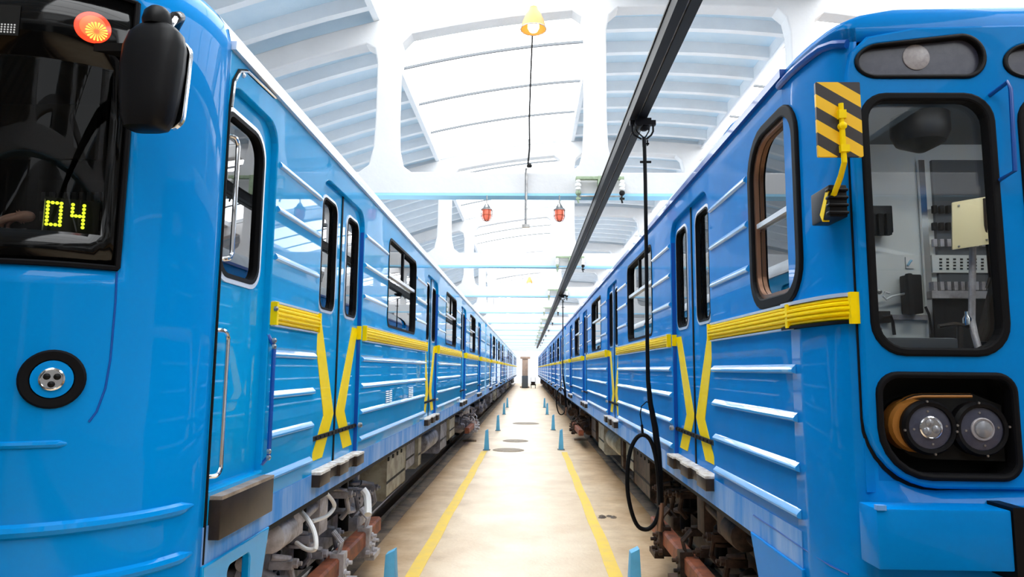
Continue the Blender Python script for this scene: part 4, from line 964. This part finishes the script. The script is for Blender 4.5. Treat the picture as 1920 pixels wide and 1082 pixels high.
# blue marker pegs
def peg(x, y, lab):
    o = MB(); h = 0.455 if y > 6 else 0.56
    sx = 1 if x < 0 else -1
    o.add([(x-0.055, y-0.05, 0), (x+0.055, y-0.05, 0), (x+0.055, y+0.12, 0), (x-0.055, y+0.12, 0), (x-0.030, y-0.035, h-0.03), (x+0.030, y-0.035, h), (x+0.030, y+0.055, h), (x-0.030, y+0.055, h-0.03)],
          [(0, 3, 2, 1), (4, 5, 6, 7), (0, 1, 5, 4), (1, 2, 6, 5), (2, 3, 7, 6), (3, 0, 4, 7)])
    r_ = empty('marker_peg', (x, y, 0), lab, 'marker', 'blue floor pegs')
    o.build('peg_body', PEG, r_, bevel=0.004)
    B('foot_plate', EDGE, r_, x-0.08, y-0.08, 0, x+0.08, y+0.15, 0.006)
for x, y, lab in ((-0.92, 4.78, 'nearest blue wedge peg at the bottom of the picture, beside the left yellow line'), (0.745, 4.92, 'nearest blue wedge peg at the bottom of the picture, beside the right yellow line'),
                  (-0.90, 15.3, 'blue wedge peg at the far end of the left yellow line'), (0.75, 15.55, 'blue wedge peg at the far end of the right yellow line'),
                  (-0.86, 20.1, 'blue wedge peg on the left just beyond the yellow line, second pair'), (0.755, 20.5, 'blue wedge peg on the right just beyond the yellow line, second pair'),
                  (-0.93, 27.2, 'small far blue peg on the left of the walkway, third pair past the lines'), (0.77, 27.4, 'small far blue peg on the right of the walkway, third pair past the lines'),
                  (-0.95, 32.0, 'tiny blue peg farthest away on the left of the walkway'), (0.78, 32.2, 'tiny blue peg farthest away on the right of the walkway')): peg(x, y, lab)
# manhole covers, debris
for x, y, r_, lab in ((-0.42, 15.35, 0.33, 'round manhole cover in the walkway, nearest of three'), (-0.30, 17.3, 0.30, 'round manhole cover in the walkway, middle of three'), (-0.06, 22.8, 0.42, 'round manhole cover in the walkway, farthest of three')):
    o = MB().lathe((x, y, 0), (0, 0, 1), [(r_+0.02, 0), (r_+0.02, 0.004), (r_, 0.005), (r_-0.01, 0.012), (0.0, 0.012)], 28).build('manhole_cover', PLATE, origin=(x, y, 0))
    tag(o, lab, 'manhole', 'manhole covers')
rg = random.Random(5); mb = MB()
for k in range(9):
    a = rg.random()*6.28; q = (0.97+0.09*(rg.random()-0.5)*2, 8.6+0.05*(rg.random()-0.5)*2)
    mb.lathe((q[0], q[1], 0), (0, 0, 1), [(0.03+0.02*rg.random(), 0), (0.02, 0.012), (0.0, 0.018)], 7)
tag(mb.build('dirt_clump', EDGE, origin=(0.97, 8.6, 0)), 'small dark clump of dirt on the walkway right of centre', 'debris')
for x, y, a, lab in ((1.30, 4.86, 0.1, 'short grey iron bar lying on the floor by the right train'), (-1.42, 17.0, 0.0, 'short dark bar lying at the left walkway edge'), (1.35, 17.6, 0.0, 'short dark bar lying at the right walkway edge')):
    tag(B('iron_bar', STEEL if y < 6 else EDGE, None, x-0.17, y-0.03, 0.0, x+0.17, y+0.03, 0.05, bevel=0.008), lab, 'bar')
# overhead conductor rail with brackets
XCD, ZCD = 0.885, 3.87
cr_ = empty('conductor_rail', (XCD, 0, ZCD), 'long black overhead conductor rail running the length of the hall', 'conductor rail')
yA, yB_ = -12.0, 68.0
B('rail_channel', BRAIL, cr_, XCD-0.068, yA, ZCD-0.05, XCD-0.008, yB_, ZCD+0.06)
B('rail_channel', BRAIL, cr_, XCD+0.004, yA, ZCD-0.055, XCD+0.068, yB_, ZCD+0.06)
B('bright_strip', STEEL, cr_, XCD-0.008, yA, ZCD-0.04, XCD+0.004, yB_, ZCD+0.05)
B('rail_flange', BRAIL, cr_, XCD-0.075, yA, ZCD+0.05, XCD+0.075, yB_, ZCD+0.065)
brk0 = None
for i, y in enumerate(TR_Y):
    if y > 66: break
    if i < 2: continue
    lab = 'pale green bracket with white insulators on the %s roof truss' % ORD[i-3] if 3 <= i < 8 else ('small far bracket holding the conductor rail on the %s roof truss' % ORD[i-3] if i >= 8 else 'conductor rail bracket on the truss just behind the viewpoint')
    rb = empty('rail_bracket', (XCD, y, 4.0), lab, 'bracket', 'conductor rail brackets')
    if brk0 is None:
        yf = y-0.20; ps = []
        m_ = MB(); m_.box(0.60, yf-0.03, 4.205, 1.215, yf+0.03, 4.245); m_.box(0.88, yf-0.035, 3.99, 0.935, yf+0.035, 4.25); m_.box(0.60, yf+0.02, 4.205, 0.65, y-0.10, 4.245); m_.box(1.165, yf+0.02, 4.205, 1.215, y-0.10, 4.245); m_.box(0.88, yf, 4.10, 0.935, y-0.10, 4.25)
        ps.append(m_.build('bracket_frame', GREEN, rb, bevel=0.004))
        for x in (0.63, 1.19):
            ps.append(MB().lathe((x, yf, 4.06), (0, 0, 1), [(0.02, 0), (0.036, 0.015), (0.036, 0.035), (0.028, 0.045), (0.040, 0.06), (0.040, 0.085), (0.026, 0.10), (0.036, 0.115), (0.030, 0.14), (0.018, 0.15)], 16).build('insulator', PORC, rb))
            q = MB(); q.lathe((x, yf, 4.0), (0, 0, 1), [(0.02, 0), (0.036, 0.02), (0.036, 0.045), (0.025, 0.06)], 12); q.tube([(x, yf, 4.02), (x-0.008, yf, 3.95), (x+0.004, yf, 3.90)], 0.012, 8); q.box(x-0.03, yf-0.015, 3.945, x+0.03, yf+0.015, 3.97)
            ps.append(q.build('insulator_pin', DARK if x > 1 else GREEN, rb))
        ps.append(MB().tube([(0.63, yf, 3.99), (1.19, yf, 3.99)], 0.010, 8).build('tie_rod', STEEL, rb))
        ps.append(B('rail_clamp', DARK, rb, XCD-0.05, yf-0.03, 3.937, XCD+0.05, yf+0.03, 4.0))
        brk0 = ps
    else:
        for p in brk0:
            c = p.copy(); COL.objects.link(c); c.parent = rb
# current-supply cables hanging from trolleys
def supply_cable(y, lab):
    r_ = empty('supply_cable', (0.95, y, 0.5), lab, 'cable', 'hanging supply cables')
    t = MB(); xt = 0.945
    t.box(xt-0.075, y-0.07, 3.755, xt+0.04, y+0.07, 3.81); t.lathe((xt-0.06, y, 3.765), (0, 1, 0), [(0.035, -0.09), (0.035, 0.09)], 12)
    for sx in (-1, 1):
        t.box(xt-0.02+sx*0.085-0.02, y-0.02, 3.77, xt-0.02+sx*0.085+0.02, y+0.02, 3.81)
        t.tube([(xt-0.02+sx*0.085, y, 3.80), (xt-0.02+sx*0.085, y, 3.72), (xt-0.02+sx*0.07, y, 3.69), (xt-0.01+sx*0.02, y, 3.655)], 0.008, 8)
        t.tube([(xt-0.02+sx*0.06, y, 3.80), (xt-0.02+sx*0.05, y, 3.72), (xt-0.005, y, 3.66)], 0.006, 6)
    t.lathe((xt-0.01, y, 3.745), (0, 0, 1), [(0.02, -0.02), (0.05, 0), (0.055, 0.05), (0.04, 0.06)], 14)
    t.tube([(xt-0.01, y, 3.67), (xt-0.008, y, 3.59)], 0.016, 10); t.box(xt+0.006, y-0.01, 3.61, xt+0.03, y+0.01, 3.62); t.box(xt+0.012, y-0.01, 3.60, xt+0.022, y+0.01, 3.645)
    t.build('trolley', BRAIL, r_)
    B('cross_peg', BRAIL, r_, xt-0.045, y-0.008, 3.455, xt+0.045, y+0.008, 3.47)
    path = [(xt-0.008, y, 3.64), (xt-0.004, y, 3.3), (xt-0.004, y, 2.6), (xt-0.006, y, 2.0), (xt-0.004, y, 1.70), (xt+0.012, y, 1.52), (xt+0.045, y, 1.34), (xt+0.065, y, 1.15), (xt+0.075, y, 0.95), (xt+0.078, y, 0.72)]
    MB().tube(path, [0.015]*4+[0.017, 0.020, 0.024, 0.026, 0.026, 0.024], 10).build('cable', BLACK, r_)
    lx, lz = 0.885, 0.925                                    # hanging loop
    lp = [(xt+0.070, y-0.02, 0.74), (xt+0.045, y-0.02, 0.655), (xt+0.01, y-0.02, 0.60), (lx+0.02, y-0.02, 0.575), (lx-0.04, y-0.02, 0.60), (lx-0.085, y-0.02, 0.70), (lx-0.115, y-0.02, 0.86), (lx-0.112, y-0.02, 1.04), (lx-0.085, y-0.02, 1.18), (lx-0.035, y-0.02, 1.265), (lx+0.02, y-0.02, 1.28), (lx+0.07, y-0.02, 1.23), (lx+0.105, y-0.02, 1.10), (lx+0.125, y-0.02, 0.90), (xt+0.070, y-0.02, 0.76)]
    cl = []                                                  # smooth the loop
    for k in range(len(lp)-1):
        p0_, p1_, p2_, p3_ = [Vector(lp[max(0, min(len(lp)-1, k+d))]) for d in (-1, 0, 1, 2)]
        for q in range(4):
            u = q/4.0; cl.append(0.5*((2*p1_)+(p2_-p0_)*u+(2*p0_-5*p1_+4*p2_-p3_)*u*u+(3*p1_-p0_-3*p2_+p3_)*u**3))
    cl.append(Vector(lp[-1])); MB().tube(cl, 0.016, 10).build('cable_loop', BLACK, r_)
    MB().tube([(xt+0.082, y-0.02, 0.775), (xt+0.076, y-0.02, 0.70), (xt+0.062, y-0.02, 0.565)], [0.020, 0.024, 0.024], 12).build('plug_tube', COPPER, r_)
    k = MB(); k.tube([(lx+0.005, y-0.02, 1.29), (lx+0.0, y-0.02, 1.36)], 0.010, 8); k.tube([(lx+0.0, y-0.02, 1.36), (lx-0.012, y-0.02, 1.44), (lx, y-0.01, 1.50), (lx+0.04, y-0.005, 1.535), (xt+0.02, y, 1.52)], 0.005, 6); k.build('hook_wire', BLACK, r_)
supply_cable(5.42, 'black supply cable hanging in a loop beside the older head car, near')
supply_cable(18.6, 'black supply cable hanging in a loop far along the right train')
# wall conduit with ceiling lamps
cond = empty('lamp_conduit', (-0.04, 8.5, 3.6), 'thin grey conduit hanging down past the nearest roof truss', 'conduit')
MB().tube([(0.03, 8.52, 6.2), (0.01, 8.52, 5.6), (-0.005, 8.52, 5.0), (0.0, 8.52, 4.6), (-0.02, 8.52, 4.36)], 0.013, 6).build('cord', DARK, cond)
MB().tube([(-0.04, 8.60, 4.36), (-0.04, 8.60, 3.62)], 0.018, 8).build('pipe', STEEL, cond)
B('pipe_foot', STEEL, cond, -0.09, 8.56, 3.58, 0.01, 8.64, 3.62); MB().lathe((0.0, 8.55, 4.36), (0, 0, 1), [(0.03, 0), (0.04, 0.02), (0.02, 0.05)], 10).build('junction', DARK, cond)
for y, z, lab in ((8.3, 6.10, 'glowing amber bell lamp hanging at the top of the nearest truss'), (33.5, 6.0, 'tiny glowing bell lamp hanging far down the hall')):
    x = 0.04
    r_ = empty('bell_lamp', (x, y, z), lab, 'lamp', 'hanging bell lamps')
    sh = [(0.05, 0.30), (0.06, 0.26), (0.10, 0.20), (0.14, 0.10), (0.165, 0.0), (0.158, 0.0), (0.132, 0.10), (0.09, 0.19), (0.04, 0.25)]
    MB().lathe((x, y, z), (0, 0, 1), sh, 28).build('lamp_shade', SHADE, r_)
    MB().lathe((x, y, z), (0, 0, 1), [(0.0, -0.04), (0.05, -0.025), (0.075, 0.02), (0.075, 0.06), (0.04, 0.14), (0.02, 0.2)], 20).build('bulb', BULB, r_)
    MB().tube([(x, y, z+0.28), (x, y, z+0.95)], 0.012, 6).build('stem', STEEL, r_)
    MB().tube([(x+0.165*math.cos(a*0.4), y+0.165*math.sin(a*0.4), z+0.002) for a in range(17)], 0.006, 6).build('rim', STEEL, r_)
for x, lab in ((-0.549, 'red caged warning lamp under the nearest truss, left of the two'), (0.392, 'red caged warning lamp under the nearest truss, right of the two')):
    y = 8.66; r_ = empty('warning_lamp', (x, y, 3.68), lab, 'lamp', 'red warning lamps')
    MB().tube([(x, y, 4.02), (x, y, 3.90)], 0.008, 6).build('stem', STEEL, r_)
    MB().lathe((x, y, 3.82), (0, 0, 1), [(0.075, 0), (0.075, 0.012), (0.05, 0.03), (0.034, 0.06), (0.016, 0.09)], 18).build('cap', STEEL, r_)
    MB().lathe((x, y, 3.68), (0, 0, 1), [(0.0, 0.0), (0.035, 0.008), (0.055, 0.035), (0.058, 0.06), (0.058, 0.14)], 18).build('red_glass', REDG, r_)
    cg_ = MB()
    for k in range(6):
        a = k*PI/3; cg_.tube([(x+0.068*math.cos(a), y+0.068*math.sin(a), 3.82), (x+0.068*math.cos(a), y+0.068*math.sin(a), 3.73), (x+0.045*math.cos(a), y+0.045*math.sin(a), 3.685), (x, y, 3.67)], 0.004, 5)
    cg_.tube([(x+0.069*math.cos(k*PI/8), y+0.069*math.sin(k*PI/8), 3.75) for k in range(17)], 0.004, 5); cg_.build('cage', RUST, r_)
# long pipe under the roof, right bay
for x, lab in ((3.86, 'thin straight pipe running along under the roof at right'),):
    tag(MB().tube([(x, -10, arch(x)+0.22), (x, 60, arch(x)+0.22)], 0.03, 8).build('roof_pipe', ALU, origin=(x, -10, arch(x)+0.22)), lab, 'pipe')
tag(MB().tube([(-0.2+k*0.25, 14.6+0.1*math.sin(k), 5.58-0.08*math.sin(k*0.35)) for k in range(24)], 0.012, 6).build('slack_wire', DARK, origin=(-0.2, 14.6, 5.58)), 'dark slack wire strung across in front of the second roof truss', 'wire')
# far end of the walkway
pil = empty('brick_pillar', (-0.28, 66.0, 0), 'pale brick pillar standing at the far end of the walkway', 'pillar')
B('shaft', BRICK, pil, -0.56, 65.7, 0, 0.0, 66.3, 2.75, bevel=0.02); B('capital', BRICK, pil, -0.75, 65.6, 2.75, 0.2, 66.4, 2.95, bevel=0.02); B('plinth', BRICK, pil, -0.75, 65.5, 0, 0.15, 66.5, 0.12, bevel=0.02)
cab_ = empty('grey_cabinet', (-0.28, 65.2, 0), 'blue grey cabinet in front of the pillar at the far end', 'cabinet')
B('cabinet_body', CABGREY, cab_, -0.58, 64.95, 0.08, 0.02, 65.45, 1.15, bevel=0.02); B('cabinet_door', CABGREY, cab_, -0.55, 64.93, 0.15, -0.01, 64.96, 1.1, bevel=0.01); B('cabinet_feet', DARK, cab_, -0.56, 65.0, 0, 0.0, 65.4, 0.09)
ct = empty('hand_cart', (0.5, 64.5, 0), 'small dark hand cart beside the pillar at the far end', 'cart')
B('cart_deck', DARK, ct, 0.25, 64.2, 0.28, 0.75, 65.0, 0.36); MB().tube([(0.3, 65.0, 0.32), (0.3, 65.1, 1.0), (0.7, 65.1, 1.0), (0.7, 65.0, 0.32)], 0.025, 8).build('cart_handle', STEEL, ct)
for x in (0.3, 0.7):
    for y in (64.35, 64.85): MB().lathe((x, y, 0.14), (1, 0, 0), [(0.05, -0.03), (0.14, -0.03), (0.14, 0.03), (0.05, 0.03)], 14).build('cart_wheel', BLACK, ct)
B('cart_load', BROWN, ct, 0.32, 64.3, 0.36, 0.66, 64.8, 0.62, bevel=0.02)
# white hoses round the left head car's bogie
for k, pts in enumerate((((560, 955, 4.3), (578, 975, 4.2), (590, 1000, 4.15), (592, 1028, 4.1), (575, 1030, 4.15), (556, 1018, 4.25)), ((612, 925, 4.7), (624, 940, 4.75), (626, 952, 4.8), (612, 968, 4.7), (585, 978, 4.5)), ((680, 918, 5.6), (688, 930, 5.6), (690, 950, 5.55), (690, 965, 5.5)))):
    P3 = [at(*p) for p in pts]; cl = []
    for i in range(len(P3)-1):
        p0_, p1_, p2_, p3_ = [P3[max(0, min(len(P3)-1, i+d))] for d in (-1, 0, 1, 2)]
        for q in range(4):
            u = q/4.0; cl.append(0.5*((2*p1_)+(p2_-p0_)*u+(2*p0_-5*p1_+4*p2_-p3_)*u*u+(3*p1_-p0_-3*p2_+p3_)*u**3))
    MB().tube(cl+[P3[-1]], 0.014 if k < 2 else 0.03, 8).build('white_hose', WCABLE, carL)
# ================================================================== PERSON in the left cab (only a hand shows through the glass)
per = empty('person', (-1.72, 3.05, 1.12), 'person in dark clothing sitting in the left cab, one hand on the console', 'person')
def skin_body(name, joints, edges, root_i, m, par, sub=2):
    me = bpy.data.meshes.new(name); off = wloc(par)
    me.from_pydata([tuple(Vector(j[0])-off) for j in joints], edges, [])
    o = bpy.data.objects.new(name, me); COL.objects.link(o); o.parent = par
    o.modifiers.new('skin', 'SKIN'); sd = o.modifiers.new('sub', 'SUBSURF'); sd.levels = sub; sd.render_levels = sub
    for i, j in enumerate(joints):
        sv = me.skin_vertices[0].data[i]; sv.radius = (j[1], j[1]); sv.use_root = (i == root_i)
    me.materials.append(m); return o
J = [((-1.72, 3.10, 1.62), 0.15), ((-1.72, 3.12, 1.85), 0.14), ((-1.72, 3.12, 2.10), 0.155), ((-1.72, 3.10, 2.22), 0.09), ((-1.72, 3.09, 2.32), 0.055),
     ((-1.54, 3.10, 2.17), 0.07), ((-1.50, 2.92, 2.02), 0.055), ((-1.49, 2.80, 2.06), 0.048), ((-1.60, 2.60, 2.20), 0.040), ((-1.685, 2.47, 2.29), 0.030),
     ((-1.90, 3.10, 2.17), 0.07), ((-1.96, 2.98, 1.95), 0.055), ((-1.93, 2.80, 1.80), 0.045),
     ((-1.62, 2.95, 1.58), 0.09), ((-1.62, 2.72, 1.58), 0.075), ((-1.62, 2.72, 1.22), 0.055), ((-1.82, 2.95, 1.58), 0.09), ((-1.82, 2.72, 1.58), 0.075), ((-1.82, 2.72, 1.22), 0.055)]
E_ = [(0, 1), (1, 2), (2, 3), (3, 4), (2, 5), (5, 6), (6, 7), (7, 8), (8, 9), (2, 10), (10, 11), (11, 12), (0, 13), (13, 14), (14, 15), (0, 16), (16, 17), (17, 18)]
skin_body('body', J, E_, 0, CLOTH, per)
# hand: palm and five fingers curled over the console edge
hc = at(40, 408, 2.43)
hv = lambda dx, dy, dz: (hc.x+dx, hc.y+dy, hc.z+dz)
HJ = [(hv(0.035, 0.03, 0.012), 0.022), (hv(0.005, 0.01, 0.006), 0.024), (hv(-0.020, 0.0, 0.0), 0.020)]; HE = [(0, 1), (1, 2)]
for k, (dy, ln, dz) in enumerate(((-0.028, 0.036, -0.010), (-0.010, 0.044, -0.004), (0.010, 0.042, 0.0), (0.028, 0.034, 0.0))):
    b_ = len(HJ); HJ += [(hv(-0.030, dy*0.9, 0.002+dz*0.3), 0.0095), (hv(-0.030-ln*0.6, dy-0.006, -0.004+dz), 0.009), (hv(-0.030-ln*0.95, dy-0.010, -0.022+dz), 0.008), (hv(-0.028-ln, dy-0.010, -0.038+dz), 0.007)]
    HE += [(2, b_), (b_, b_+1), (b_+1, b_+2), (b_+2, b_+3)]
b_ = len(HJ); HJ += [(hv(-0.002, -0.034, -0.010), 0.011), (hv(-0.024, -0.050, -0.020), 0.010), (hv(-0.042, -0.052, -0.032), 0.008)]; HE += [(1, b_), (b_, b_+1), (b_+1, b_+2)]
skin_body('hand', HJ, HE, 1, SKIN, per)
hd = MB(); c_ = Vector((-1.72, 3.08, 2.46)); rg_ = []
for i in range(13):
    t = PI*i/12; r_ = math.sin(t)**0.8; z_ = math.cos(t)
    rg_.append([(c_.x+0.076*r_*math.cos(a*PI/10)*(1-0.12*max(0, -z_)), c_.y+0.095*r_*math.sin(a*PI/10)*(1-0.15*max(0, -z_))-(0.018 if (abs(a-15) <= 0 and 5 <= i <= 8) else 0), c_.z+0.12*z_) for a in range(21)])
hd.grid(rg_); hd.build('head', SKIN, per, smooth=80)
hr = MB(); hr.grid([[(c_.x+(p[0]-c_.x)*1.07, c_.y+0.012+(p[1]-c_.y)*1.07, c_.z+0.008+(p[2]-c_.z)*1.05) for p in row] for row in rg_[:6]]); hr.build('hair', CLOTH, per, smooth=80)
